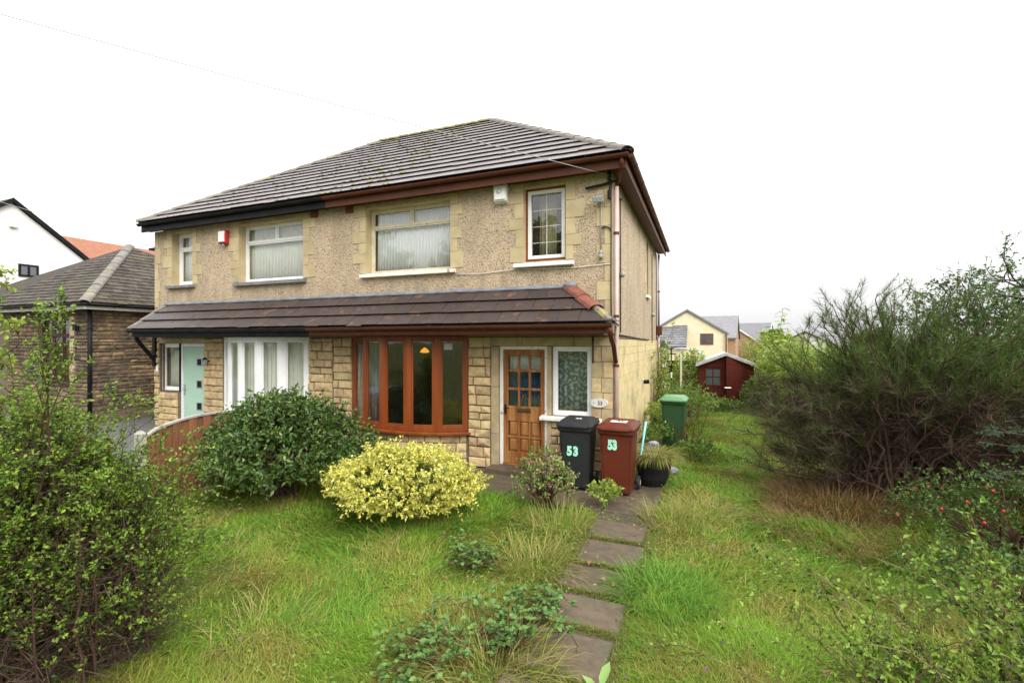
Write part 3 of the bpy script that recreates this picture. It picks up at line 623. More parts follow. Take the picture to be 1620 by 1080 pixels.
def house(right):
    X0, X1 = (PX+.001, 0.) if right else (LX, PX-.001)
    wx = (lambda x: x) if right else (lambda x: LX-x)     # mirror of the right-hand house
    def span(a, b): a, b = wx(a), wx(b); return (min(a, b), max(a, b))
    label = 'right half of the stone and pebbledash pair, with brown gutters and brown bow window' if right else 'left half of the stone and pebbledash pair, with black gutters and mint door'
    h = thing('semi_detached_house', label, 'house', (PX+2.85 if right else PX-2.85, 0, 0))
    gm = m_brown if right else m_black
    ow = span(-4.88, -2.96); on = (-1.52, -.77) if right else (-10.75, -10.0)
    upo = [(*ow, 3.59, 4.88), (*on, 3.62, 4.9)]
    # upper wall, pebbledashed
    m = MB(); rv = []; wall_open(m, 'y', 0, X0, X1, 2.34, WALLTOP, upo, .3, rv)
    so_ = [(4.86, 5.36, 3.44, 4.88)]
    if right: wall_open(m, 'x', 0, .0, ND, 2.30, WALLTOP, so_, .3, rv)
    else: wall_open(m, 'x', LX+.3, 0, ND, 2.3, WALLTOP, [], .3)
    m.box(X0, X1, ND-.3, ND, -.1, WALLTOP-.001)
    uw = part('upper_wall', m, m_dash, h, label='pebbledashed upper storey')
    [part('window_reveal', q, m_quoin, h) for q in rv]
    # lower wall: mortar-coloured backing with the stones laid on it
    bay = (-5.2, -2.6) if right else (-8.92, -6.36)
    dop = (-1.98, -1.09) if right else None
    lows = [(*bay, .5, 2.39)]
    if right: lows += [(-1.98, -1.09, .06, 2.17), (-1.01, -.33, 1.0, 2.17)]
    else: lows += [(-10.5, -9.6, .06, 2.2), (-11.2, -10.5, 1.02, 2.2)]
    m = MB(); wall_open(m, 'y', .004, X0, X1, -.2, 2.336, lows, .296)
    if right: wall_open(m, 'x', -.004, 0.004, ND, -.2, 2.296, [], .29)
    else: wall_open(m, 'x', LX+.29, .004, ND, -.2, 2.296, [], .29)
    lw = part('lower_wall', m, m_mortar, h, label='stone ground storey')
    st = courses(0, 2.33)
    if right:
        lay(lw, X0+.01, -5.22, st); lay(lw, -2.58, -2.14, st)
        for a, b in ((-2.13, -1.98),): 
            for z0, z1 in ((.0, .62), (.62, 1.45), (1.45, 2.165)): ashlar(lw, a, b, -.02, .03, z0, z1, name='jamb_stone', mat=m_stone_d)
        for z0, z1 in ((.0, 1.0), (1.0, 2.165)): ashlar(lw, -1.09+.0, -1.012, -.014, .05, z0, z1, name='jamb_stone', mat=m_stone_d)
        for a, b in ((-2.57, -1.55), (-1.55, -.62), (-.62, -.005)): ashlar(lw, a, b, -.016, .03, 2.172, 2.33, name='lintel_stone', mat=m_stone_d)
        lay(lw, -.33, -.0, courses(0, .55, (.14, .2)), (.18, .33)); lay(lw, -1.02, -.33, courses(0, .92, (.13, .2)), (.2, .4))
        for z0, z1, t in ((.55, .93, 0), (.93, 1.16, 1), (1.16, 1.42, 0), (1.42, 1.66, 1), (1.66, 1.92, 0), (1.92, 2.17, 1)):
            s_ = -.17 if t else -.14; ashlar(lw, -.33, s_, -.012, .03, z0, z1, name='quoin_stone', mat=m_stone if t else m_stone_d); ashlar(lw, s_, .012, -.016, .03, z0, z1, mat=m_stone_d if t else m_stone)
        # coursed stone of the side wall, too foreshortened to pick apart
        m = MB(); z = 0.
        for a, b in courses(0, 2.29, (.11, .2)):
            y = .16
            while y < ND-.02:
                e = min(y+random.uniform(.22, .5), ND); d = random.uniform(.006, .012)
                k = .0022; m.hexa([(-.003, y+k, a+k), (d, y+k, a+k), (d, e-k, a+k), (-.003, e-k, a+k), (-.003, y+k, b-k), (d, y+k, b-k), (d, e-k, b-k), (-.003, e-k, b-k)]); y = e
        o = part('side_stones', m, m_sidestone, lw); o['kind'] = 'stuff'
    else:
        lay(lw, -6.36, X1-.01, st); lay(lw, -9.58, -8.95, st); lay(lw, LX+.01, -11.21, st, (.1, .2)); lay(lw, -11.21, -10.52, courses(0, 1.0), (.2, .4))
        for a, b in ((LX+.01, -10.4), (-10.4, -9.4)): ashlar(lw, a, b, -.014, .03, 2.205, 2.33, name='lintel_stone', mat=m_stone_d)
    bow_base(h, *bay, .56, .40)
    # buff quoins of alternating length round the upper windows and up the corner
    def quoins(xin, dirn, z0, z1, first=0, hh=.235, lens=(.16, .28), mat=None):
        z = z0; k = first
        while z < z1-.03:
            e = min(z+hh*random.uniform(.75, 1.35), z1); e = z1 if z1-e < .08 else e; l = lens[k % 2]*random.uniform(.82, 1.22); a, b = sorted((xin, xin+dirn*l)); ashlar(uw, a, b, -.012, .02, z, e, j=.002); z = e; k += 1
    quoins(ow[0], -1, 3.6, 4.97, 0); quoins(ow[1], 1, 3.6, 4.97, 1); quoins(on[0], -1, 3.62, 4.97, 1); quoins(on[1], 1, 3.62, 4.97, 0)
    for o in (ow, on): ashlar(uw, *o, -.01, .05, 4.9, 4.985, name='lintel_stone', mat=m_stone_d)
    if right:
        z = 2.62; k = 0
        while z < 4.93:
            e = min(z+.30, 4.97); l = (.12, .25)[k % 2]; ashlar(uw, -l, .008, -.012, .02, z, e, j=.002); z = e; k += 1
    else: quoins(LX, 1, 3.1, 4.97, 0, .3, (.12, .2))
    # air vents under the eaves
    for a, b in (((-5.39, -5.19),) if right else ((-6.31, -6.11),)):
        m = MB(); m.box(a, b, -.012, .01, 4.84, 4.985); [m.box(a+.01, b-.01, -.02, -.012, 4.855+k*.024, 4.867+k*.024) for k in range(5)]; part('air_brick', m, m_redtile, h)
    # roof: deck, tiles, hip and ridge caps
    RL, RR = -7.52, -3.88; Yr = 3.95; ye = -OV
    sl_ = math.hypot(Yr-ye, RZ-EZ); Vv = Vector((0, Yr-ye, RZ-EZ)).normalized(); Nn = Vector((1, 0, 0)).cross(Vv)
    xe = OV if right else LX-.18; xr = RR if right else RL; t = .05
    A = [(xe, ye, EZ), (PX, ye, EZ), (PX, Yr, RZ), (xr, Yr, RZ)]; B = [(xe, ND+OV, EZ), (PX, ND+OV, EZ), (PX, Yr, RZ), (xr, Yr, RZ)]; Cc = [(xe, ye, EZ), (xe, ND+OV, EZ), (xr, Yr, RZ)]
    m = MB()
    for q in (A, B, Cc): m.loft([[(x, y, z-t) for x, y, z in q], [(x, y, z) for x, y, z in q]])
    roof = part('roof', m, m_tile, h)
    if right: poly = [(0, 0), (xe-PX, 0), (RR-PX, sl_), (0, sl_)]; O = (PX, ye, EZ)
    else: poly = [(0, 0), (PX-xe, 0), (PX-xe, sl_), (RL-xe, sl_)]; O = (xe, ye, EZ)
    tile_plane(roof, O, (1, 0, 0), Vv, [(a, b-.03) for a, b in poly], .333, .347, .024, m_tile, gap=.003)
    if right:
        V2 = Vector((RR-xe, 0, RZ-EZ)); s2 = V2.length
        tile_plane(roof, (xe, ye, EZ), (0, 1, 0), V2, [(0, -.03), (ND+2*OV, -.03), (Yr-ye, s2)], .333, .347, .024, m_tile, joined=True)
    cap_tiles(roof, (xe-(.02 if right else -.02), ye+.02, EZ+.05), (xr, Yr, RZ+.04), 16, .12, m_hip)
    a, b = sorted((PX, xr)); cap_tiles(roof, (a, Yr, RZ+.04), (b, Yr, RZ+.04), 5, .12, m_ridgemoss, 'ridge_tile')
    g_ = random.Random(5 if right else 6); mm = MB()
    for k in range(170):
        v = g_.random()**1.4*sl_*.96; u = g_.uniform(PX, RR-.2) if right else g_.uniform(RL-3, PX); frac = v/sl_
        if (right and u > xe+(RR-xe)*frac-.2) or (not right and u < xe+(RL-xe)*frac+.2): u = PX+g_.uniform(.2, 1.6)*(1 if right else -1)
        c_ = Vector((u, ye, EZ))+Vv*(round(v/.347)*.347+.01)+Nn*.055; r_ = g_.uniform(.012, .035); mm.ball(tuple(c_), r_, 6, 4, (1.3, 1, .7))
    o = part('roof_moss', mm, m_ridgemoss, roof, smooth=True); o['kind'] = 'stuff'
    # eaves: fascia, soffit, gutter
    a, b = (PX, OV-.04) if right else (LX-.14, PX)
    bx('fascia', gm, h, a, b, -.235, -.21, 4.94, 5.13); bx('soffit', gm if right else m_black, h, a, b, -.21, -.013, 4.992, 5.01)
    gutter(h, (a, -.295, 5.13), (b+(.05 if right else 0), -.295, 5.13), (0, -1, 0), gm)
    if right:
        bx('fascia', gm, h, OV-.065, OV-.04, -.21, ND+.2, 4.94, 5.13); bx('soffit', gm, h, .012, OV-.065, -.013, ND, 4.995, 5.01)
        gutter(h, (OV+.02, -.26, 5.13), (OV+.02, ND+.25, 5.13), (1, 0, 0), gm)
    # lower lean-to roof across the front
    pz, pt, pd = 2.52, 3.12, .70; s3 = math.hypot(pd, pt-pz); V3 = Vector((0, pd, pt-pz))
    if right: q = [(PX, -pd, pz), (.12, -pd, pz), (-.68, .0, pt), (PX, .0, pt)]; poly = [(0, 0), (.12-PX, 0), (-.68-PX, s3), (0, s3)]; O = (PX, -pd, pz)
    else: q = [(LX+.22, -pd, pz), (PX, -pd, pz), (PX, 0, pt), (LX+.42, 0, pt)]; poly = [(0, 0), (PX-LX-.22, 0), (PX-LX-.22, s3), (.20, s3)]; O = (LX+.22, -pd, pz)
    m = MB(); m.loft([[(x, y, z-.03) for x, y, z in q], q])
    e1 = (.12, -pd, pz) if right else (LX+.22, -pd, pz); e2 = (-.68, 0, pt) if right else (LX+.42, 0, pt); e3 = (e1[0], -.002, pz)
    tri = [e1, e3, e2]; m.loft([[(x, y, z-.03) for x, y, z in tri], tri])
    lr = part('lean_to_roof', m, m_ptile, h); tile_plane(lr, O, (1, 0, 0), V3, [(a, b-.02) for a, b in poly], .333, .312, .026, m_ptile)
    V4 = Vector((e2[0]-e1[0], 0, pt-pz)); 
    if right: tile_plane(lr, (e1[0], -pd, pz), (0, 1, 0), V4, [(0, 0), (pd-.01, 0), (pd-.01, V4.length)], .333, .312, .02, m_ptile, joined=True)
    if right:
        E1, E2 = Vector(e1), Vector(e2); up = Vector((0, 0, .035)); cap_tiles(lr, E1+(E2-E1)*.36+up, E2+up, 2, .14, m_redtile)
        m = MB(); a = E1+(E2-E1)*.02; b = E1+(E2-E1)*.37
        m.tube([tuple(a+(b-a)*t_+Vector((random.uniform(-.01, .01), random.uniform(-.01, .01), .02))) for t_ in np.linspace(0, 1, 7)], [.05, .065, .06, .075, .07, .065, .05], 8); part('mortar_bed', m, m_ridgemoss, lr)
    else: cap_tiles(lr, (e1[0], e1[1], e1[2]+.03), (e2[0], e2[1], e2[2]+.03), 3, .10, m_hip)
    # lead flashing dressed over the top course, slightly wavy
    a, b = (PX, -.66) if right else (LX+.42, PX); n = 40; rings = []
    for i in range(n+1):
        x = a+(b-a)*i/n; wv = .012*math.sin(i*1.7)+.008*math.sin(i*.6)
        rings.append([(x, -.005, pt+.085+wv*.5), (x, -.022, pt+.078+wv*.5), (x, -.06-wv*.6, pt+.035), (x, -.055-wv*.6, pt+.015), (x, -.005, pt+.03)])
    m = MB(); m.loft(rings); part('flashing', m, m_lead, lr)
    if right: m = MB(); m.ball((-.68, -.04, pt+.06), .10, sz=(1.2, .9, .7)); part('flashing', m, m_lead, lr, smooth=True)
    a, b = (PX, .03) if right else (LX+.24, PX)
    bx('fascia', gm, h, a, b, -.655, -.63, 2.37, 2.50); bx('soffit', m_black if not right else m_brown, h, a, b-(.0 if not right else .04), -.63, -.032, 2.352, 2.372)
    gutter(h, (a-(0 if right else .02), -.71, 2.505), (b+(.10 if right else 0), -.71, 2.505), (0, -1, 0), gm, brackets=.55)
    # windows
    if right:
        wf = window(h, *ow, 3.6, 4.88, .17, m_cream, [(0, 1, 0, .74), (0, .5, .74, 1), (.5, 1, .74, 1)], .036, sfw=.03, label='cream window with peeling paint')
        sill(wf, -4.98, -2.85, 3.51, 3.59, -.09, m_whitep)
        wf = window(h, *on, 3.64, 4.9, .12, m_brownw, [(0, 1, 0, 1)], .04, sash=True, sashmat=m_white, sfw=.06, label='brown frame with white sash')
        for b in ((-1.149, -1.141, 3.72, 4.82), *[(-1.40, -.89, z, z+.007) for z in (3.96, 4.24, 4.52)]): bx('glazing_bar', m_white, wf, b[0], b[1], .146+(.001 if b[1]-b[0] > .1 else 0), .149, b[2], b[3])
        sill(wf, -1.68, -.62, 3.52, 3.60, -.10, m_white)
        wf = window(h, -1.008, -.332, 1.0, 2.168, .05, m_white, [(0, 1, 0, 1)], .05, glass=m_glass2, label='white fixed light beside the door'); sill(wf, -1.2, -.16, .925, 1.0, -.10, m_whitep)
    else:
        wf = window(h, *ow, 3.6, 4.88, .17, m_white, [(0, 1, 0, .72), (0, .5, .72, 1), (.5, 1, .72, 1)], .04, label='white plastic window'); sill(wf, ow[0]-.1, ow[1]+.1, 3.50, 3.59, -.09, m_grey)
        wf = window(h, *on, 3.64, 4.9, .17, m_white, [(0, 1, 0, .72), (0, 1, .72, 1)], .06, label='narrow white plastic window'); sill(wf, on[0]-.12, on[1]+.1, 3.54, 3.62, -.09, m_grey)
    f = bow_window(h, *bay, .62, 2.345, .42, m_brownw if right else m_white, m_brownw if right else m_white, 'brown five-light bow window' if right else 'white five-light bow window', fw=.07 if right else .085)
    if right:
        # window of the side wall
        m = MB()
        for b in ((4.86, 4.92, 3.45, 4.87), (5.30, 5.36, 3.45, 4.87)): m.box(-.16, -.10, *b)
        m.box(-.16, -.10, 4.92, 5.30, 3.45, 3.51); m.box(-.16, -.10, 4.92, 5.30, 4.81, 4.87); wf = part('window', m, m_cream, h, label='cream window of the side wall')
        bx('pane', m_glass, wf, -.135, -.129, 4.91, 5.31, 3.5, 4.82); bx('sill', m_white, wf, -.1, .07, 4.78, 5.44, 3.37, 3.438, bevel=.005)
        for y0, y1, ln in ((4.66, 4.86, 0), (5.36, 5.52, 0)):
            z = 3.44
            while z < 4.9: ashlar(uw, -.02, .012, y0-(.08 if ln % 2 and y0 < 4.8 else 0), y1, z, min(z+.28, 4.93), j=.002); z += .28; ln += 1
    # doors
    if right:
        bx('door_step', m_path, h, -2.1, -.98, -.34, .02, -.05, .085, bevel=.01)
        m = MB(); m.box(-1.98, -1.925, .03, .12, .085, 2.168); m.box(-1.145, -1.09, .03, .12, .085, 2.168); m.box(-1.925, -1.145, .031, .119, 2.11, 2.168); fr = part('door_frame', m, m_whitep, h, label='door frame with peeling white paint')
        bx('threshold', m_oak, fr, -1.925, -1.145, .03, .12, .085, .115)
        x0, x1, z0, z1, y = -1.922, -1.148, .118, 2.107, .065; m = MB(); sw = .085
        m.box(x0, x0+sw, y, y+.045, z0, z1); m.box(x1-sw, x1, y, y+.045, z0, z1); ix0, ix1 = x0+sw, x1-sw; W = (ix1-ix0); e = .001
        for a, b in ((z0, z0+.2), (z0+.44, z0+.475), (z0+.735, z0+.775), (z0+.835, z0+1.0), (z0+1.28, z0+1.32), (z0+1.60, z0+1.64), (z0+1.90, z1)): m.box(ix0, ix1, y+e, y+.045-e, a, b)
        for k in (1, 2):
            c = ix0+W*k/3; m.box(c-.018, c+.018, y+2*e, y+.045-2*e, z0+.2, z0+.775); m.box(c-.018, c+.018, y+2*e, y+.045-2*e, z0+1.0, z0+1.9)
        m.box(ix0, ix1, y+.003, y+.04, z0+.775, z0+.835)
        dr = part('door', m, m_oak, h, bevel=.004, label='worn oak door with nine small panes')
        ft = MB(); ft.box(x0-.001, x1+.001, y-.002, y+.046, z1-.13, z1); 
        for k in range(3):
            a, b = ix0+W*k/3+.018, ix0+W*(k+1)/3-.018
            for c, d in ((z0+.205, z0+.437), (z0+.478, z0+.732)):
                m = MB(); i = .035; m.loft([[(a, y+.034, c), (b, y+.034, c), (b, y+.034, d), (a, y+.034, d)], [(a, y+.028, c), (b, y+.028, c), (b, y+.028, d), (a, y+.028, d)], [(a+i, y+.012, c+i), (b-i, y+.012, c+i), (b-i, y+.012, d-i), (a+i, y+.012, d-i)]]); part('panel', m, m_oak, dr)
            for c, d in ((z0+1.0, z0+1.28), (z0+1.32, z0+1.60), (z0+1.64, z0+1.90)): bx('pane', m_glass, dr, a-.004, b+.004, y+.02, y+.025, c-.004, d+.004)
        m = MB(); a, b = ix0, ix1   # arched head over the top panes
        for k in range(3):
            a, b = ix0+W*k/3+.018, ix0+W*(k+1)/3-.018; top = z0+1.9; n = 8
            P = [(a+(b-a)*i/n, top+.001-.035*(abs((ix0+ix1)/2-(a+(b-a)*i/n))/(W/2))**1.6-.004) for i in range(n+1)]
            m.loft([[(x, y+.006, z) for x, z in P]+[(b, y+.006, top+.001), (a, y+.006, top+.001)], [(x, y+.04, z) for x, z in P]+[(b, y+.04, top+.001), (a, y+.04, top+.001)]])
        part('arched_rail', m, m_oakd, dr)
        m = MB(); m.box(-1.66, -1.41, y-.008, y+.002, z0+.89, z0+.965); m.box(-1.64, -1.43, y-.014, y-.008, z0+.91, z0+.945); part('letter_plate', m, m_brass, dr, bevel=.003)
        m = MB(); m.box(x0+.02, x0+.055, y-.008, y, z0+.85, z0+1.02); m.tube([(x0+.037, y-.005, z0+.97), (x0+.037, y-.05, z0+.97), (x0+.13, y-.055, z0+.965)], .009, 6); part('handle', m, m_black, dr)
    else:
        m = MB(); m.box(-10.5, -10.43, .05, .12, .09, 2.198); m.box(-9.67, -9.6, .05, .12, .09, 2.198); m.box(-10.43, -9.67, .051, .119, 2.13, 2.198); m.box(-10.43, -9.67, .051, .119, .07, .115); fr = part('door_frame', m, m_white, h, bevel=.005)
        dr = bx('door', m_mint, h, -10.425, -9.675, .07, .115, .118, 2.126, label='mint green door with three small square panes')
        for z in (.62, 1.15, 1.68):
            m = MB(); a, b = -9.93, -9.78; m.box(a-.02, a, .058, .072, z-.02, z+.17); m.box(b, b+.02, .058, .072, z-.02, z+.17); m.box(a, b, .059, .072, z-.02, z); m.box(a, b, .059, .072, z+.15, z+.17); part('pane_trim', m, m_steel, dr); bx('pane', m_black, dr, a, b, .064, .069, z, z+.15)
        m = MB(); m.box(-10.40, -10.365, .055, .07, .95, 1.2); m.tube([(-10.38, .055, 1.12), (-10.38, .02, 1.12), (-10.28, .015, 1.12)], .01, 6); part('handle', m, m_steel, dr)
        window(h, -11.2, -10.502, 1.04, 2.198, .05, m_white, [(0, 1, 0, 1)], .06, label='white sidelight by the mint door')
        bx('door_step', m_path, h, -10.7, -9.4, -.3, .02, -.05, .085, bevel=.01)
    # inside: floors, ceilings and the party wall, so the rooms are closed and dim
    a, b = (PX+.05, -.32) if right else (LX+.32, PX-.05); m = MB()
    m.box(a, b, .3, ND-.3, -.05, .1); m.box(a, b, .3, ND-.3, 2.4, 2.55); m.box(a, b, .3, ND-.3, 4.92, 4.97); m.box(a, b, 4.0, 4.1, .1, 4.92)
    m.box(a-.02, a+.03, .3, 4, .1, 4.92) if right else m.box(b-.03, b+.02, .3, 4, .1, 4.92)
    xm = -2.3 if right else -9.1; m.box(xm-.05, xm+.05, .3, 4, .1, 2.4); xm = -2.2 if right else -9.2; m.box(xm-.05, xm+.05, .3, 4, 2.55, 4.92); part('inner_walls', m, m_room, h)
    return h
HR = house(True); HL = house(False)

# corner downpipe of the brown-guttered house with its swan necks, the rear pipe, and the black pipe of its neighbour
def pipe(parent, pts, r, mat, clips=(), name='downpipe', label=None):
    m = MB(); m.tube(pts, r, 10); p = part(name, m, mat, parent, smooth=True, label=label)
    for z, x, y in clips: m = MB(); m.tube([(x, y, z-.02), (x, y, z+.02)], r+.010, 10); part('clip', m, m_brown if mat is not m_black else m_black, p)
    return p
pipe(HR, [(.06, .07, 4.78), (.06, .07, .05)], .036, m_pipe, [(4.0, .06, .07), (2.66, .06, .07), (1.86, .06, .07), (1.0, .06, .07)], label='faded pinkish downpipe at the house corner')
pipe(HR, [(.20, -.27, 5.09), (.20, -.27, 5.0), (.09, .04, 4.84), (.06, .07, 4.76)], .036, m_brown, name='swan_neck')
pipe(HR, [(.10, -.71, 2.46), (.10, -.71, 2.40), (.085, -.5, 2.27), (.07, -.24, 2.18), (.065, -.08, 1.98), (.062, .0, 1.92)], .036, m_brown, name='swan_neck')
pipe(HR, [(.07, 7.72, 4.95), (.07, 7.72, 2.72)], .036, m_pipe, [(3.8, .07, 7.72)]); 
m = MB(); m.box(.02, .17, 7.63, 7.82, 2.45, 2.72); part('hopper_head', m, m_brown, HR, bevel=.01)
pipe(HR, [(.07, 7.72, 2.45), (.07, 7.72, .1)], .036, m_pipe)
pipe(HR, [(.09, .12, 4.85), (.12, .12, 5.05)], .03, m_brown, name='swan_neck')
pipe(HL, [(LX-.06, .08, 4.55), (LX-.06, .08, .05)], .045, m_black, [(4.4, LX-.06, .08), (3.2, LX-.06, .08)], label='black soil pipe at the corner')
m = MB(); m.box(LX-.22, LX-.0, -.02, .1, 4.55, 4.6); part('pipe_arm', m, m_black, HL)
m = MB(); m.tube([(LX+.06, -.04, 1.72), (LX+.06, -.06, 1.80), (LX+.16, -.42, 2.18), (LX+.26, -.58, 2.34)], .05, 6); m.box(LX+.01, LX+.11, -.075, -.012, 1.62, 2.35); part('gallows_bracket', m, m_black, HL)
# cables on the brown-guttered house
def cable(parent, pts, r=.009, mat=None, name='cable'):
    m = MB(); m.tube(pts, r, 6); return part(name, m, mat or m_cable, parent, smooth=True)
cable(HR, [(-.005, -.022, 4.85), (-.005, -.022, 4.2), (-.01, -.022, 3.2), (-.005, -.022, 2.6)], .010)
cable(HR, [(-.17, -.025, 4.5), (-.17, -.025, 4.1), (-.17, -.025, 3.66)], .010, m_greyp); cable(HR, [(-.17, -.03, 4.08), (-.1, -.03, 4.1), (-.03, -.03, 4.08), (-.01, -.03, 4.02)], .012)
cable(HR, [(.02, .72, 4.75), (.022, .72, 4.0), (.022, .72, 2.4)], .011); cable(HR, [(.02, .72, 4.75), (.02, .9, 4.77)], .013)
cable(HR, [(.02, .05, 2.37), (.024, .8, 2.36), (.024, 2.0, 2.34), (.024, 3.6, 2.31), (.022, 5.4, 2.30)], .016); cable(HR, [(.02, 6.2, 4.7), (.022, 6.2, 2.2)], .012)
cable(HR, [(-2.86, -.02, 3.48), (-2.3, -.02, 3.46), (-1.7, -.02, 3.50), (-1.2, -.02, 3.485), (-.7, -.02, 3.47), (-.02, -.022, 3.50)], .007, m_whcable)
cable(HR, [(-.30, -.03, 2.33), (-.30, -.03, 1.9)], .012)
m = MB(); m.ball((-.17, -.05, 3.62), .045); m.tube([(-.17, -.05, 3.65), (-.17, -.03, 3.72)], .025, 8); part('junction_box', m, m_greyp, HR, smooth=True)
m = MB(); m.ball((.05, .75, 3.42), .05); part('junction_box', m, m_greyp, HR, smooth=True)
m = MB(); m.ball((.05, 6.2, 3.0), .06); part('junction_box', m, m_greyp, HR, smooth=True)
m = MB(); m.tube([(-.42, -.05, 4.745), (-.15, -.05, 4.775), (.12, -.06, 4.82)], .02, 6)
for z in (4.60, 4.90): m.tube([(-.03, -.06, z-.07), (-.03, -.06, z+.07)], .032, 8)
m.tube([(-.03, -.05, 4.6), (-.03, -.05, 4.9)], .012, 6); part('cable_bracket', m, m_black, HR, label='black cable bracket with two insulators')

# rooms behind the glass
curtain('white net curtain behind the wide cream-framed upper window', -4.80, -3.0, 3.64, 4.86, .27, m_net, 26, .012, 'net_curtain')
curtain('dark plum curtain hanging at the outer edge of the brown-and-white upper window', -1.02, -.80, 3.66, 4.88, .34, m_darkcurt, 4, .02, group='dark curtains in the narrow upper window')
curtain('dark plum curtain hanging at the inner edge of the brown-and-white upper window', -1.50, -1.36, 3.66, 4.88, .34, m_darkcurt, 3, .02, group='dark curtains in the narrow upper window')
curtain('pale ochre lining curtain between the two plum ones in the narrow upper window', -1.36, -1.02, 3.66, 4.88, .40, m_oldcurt, 5, .012)
curtain('patterned lace curtain behind the white window by the oak door', -1.0, -.34, 1.02, 2.16, .20, m_lace, 7, .012, 'lace_curtain')
curtain('blue curtain hanging inside behind the oak door', -1.86, -1.18, .9, 1.74, .24, m_bluecurt, 7, .02)
curtain('pale curtain across the top panes of the oak door', -1.86, -1.18, 1.75, 2.08, .22, m_net, 7, .012)
curtain('pale vertical blind behind the wide white upper window', -8.42, -6.54, 3.64, 4.86, .28, m_blind, 20, .012, 'blind', 'blind')
curtain('pale vertical blind behind the narrow white upper window', -10.72, -10.03, 3.66, 4.86, .28, m_blind, 8, .012, 'blind', 'blind')
def bow_blind():
    P = bow_pts(-8.87, -6.41, .40, 26, -.13); m = MB(); rows = []
    for z in (.68, 2.33):
        row = []
        for (a, b) in zip(P, P[1:]):
            for t in (0., .5): row.append((a[0]+(b[0]-a[0])*t, a[1]+(b[1]-a[1])*t+(.022 if t else 0), z))
        rows.append(row)
    m.loft(rows, cap=False, close=False); o = put('blind', m.mesh('blind', m_blind)); so_ = o.modifiers.new('cloth', 'SOLIDIFY'); so_.thickness = .003
    tag(o, 'pale vertical blind behind the white bow window', 'blind')
bow_blind()
curtain('pale blind behind the sidelight of the mint door', -11.16, -10.5, 1.06, 2.18, .2, m_blind, 7, .012, 'blind', 'blind')
curtain('grey streaked curtain drawn back at the end of the brown bow window', -5.0, -4.45, .62, 2.2, -.08, m_streak, 6, .03)
lp = thing('ceiling_lamp', 'lit amber ceiling lamp in the dim room behind the brown bow window', 'lamp', (-4.53, 1.6, 2.4))
m = MB(); m.tube([(-4.53, 1.6, 2.4), (-4.53, 1.6, 2.10)], .008, 6); part('cord', m, m_black, lp)
m = MB(); m.loft([[(-4.53+r*math.cos(a), 1.6+r*math.sin(a), z) for a in np.linspace(0, 2*math.pi, 13)[:-1]] for r, z in ((.02, 2.11), (.04, 2.09), (.075, 2.06), (.105, 2.02), (.09, 2.0), (.03, 1.99))]); part('lamp_shade', m, emitmat('lamp_glow', (1, .36, .035), .6), lp, smooth=True)

P = bow_pts(-5.2, -2.6, .42); a, b = Vector((*P[4], 0)), Vector((*P[5], 0)); t_ = (b-a).normalized(); n_ = Vector((-t_.y, t_.x, 0)); c = a+t_*.20+n_*.022; m = MB()
m.hexa([tuple(c+t_*u+n_*d+Vector((0, 0, z))) for z in (2.10, 2.21) for u, d in ((-.075, 0), (.075, 0), (.075, .003), (-.075, .003))]); part('window_sticker', m, m_greyp2, HR, label='pale card stuck inside the bow window')
# things fixed to the front: alarms, floodlight, wall lanterns, number plaque
def alarm(loc, label, cm, sm, dome):
    t = thing('alarm_box', label, 'alarm box', loc, 'burglar alarm boxes on the house fronts'); x, y, z = loc
    m = MB(); m.hexa([(x-.12, y-.10, z-.14), (x+.12, y-.10, z-.14), (x+.12, y, z-.17), (x-.12, y, z-.17), (x-.125, y-.11, z+.15), (x+.125, y-.11, z+.15), (x+.125, y, z+.15), (x-.125, y, z+.15)]); part('casing', m, sm or cm, t, bevel=.012)
    m = MB(); m.box(x-.10, x+.10, y-.122, y-.108, z-.115, z+.13); fp = part('front_plate', m, cm, t, bevel=.006)
    if dome:
        m = MB(); m.tube([(x, y-.06, z+.15), (x, y-.06, z+.185)], [.03, .022], 10); part('beacon', m, m_bluel, t)
        m = MB()
        for r0, a0, a1 in ((.05, .3, 4.2), (.028, 2.8, 7.2)): m.tube([(x+r0*math.cos(a), y-.124, z+.02+r0*math.sin(a)) for a in np.linspace(a0, a1, 14)], .005, 5)
        part('swirl_emblem', m, m_greyp, fp)
    else:
        m = MB(); m.tube([(x, y-.06, z-.2), (x, y-.06, z-.16)], .03, 10); part('beacon', m, m_clear, t)
alarm((-1.92, -.004, 4.83), 'white alarm box with a blue beacon beside the brown narrow window', m_alarm, None, True)
alarm((-8.86, -.004, 4.64), 'white and red alarm box beside the neighbour wide white window', m_alarm, m_red, False)
t = thing('floodlight', 'grey floodlight on the corner quoins under the eaves', 'floodlight', (-.19, -.02, 4.53))
m = MB(); m.hexa([(-.27, -.20, 4.46), (-.11, -.20, 4.46), (-.11, -.08, 4.50), (-.27, -.08, 4.50), (-.27, -.22, 4.54), (-.11, -.22, 4.54), (-.12, -.08, 4.60), (-.26, -.08, 4.60)]); hd = part('head', m, m_greyp, t, bevel=.006); m = MB(); m.hexa([(-.258, -.195, 4.452), (-.122, -.195, 4.452), (-.122, -.09, 4.49), (-.258, -.09, 4.49), (-.258, -.197, 4.458), (-.122, -.197, 4.458), (-.122, -.092, 4.496), (-.258, -.092, 4.496)]); part('lens', m, m_clear, hd)
m = MB(); m.tube([(-.19, -.01, 4.50), (-.19, -.08, 4.52), (-.19, -.12, 4.54)], .016, 6); part('arm', m, m_greyp, t)
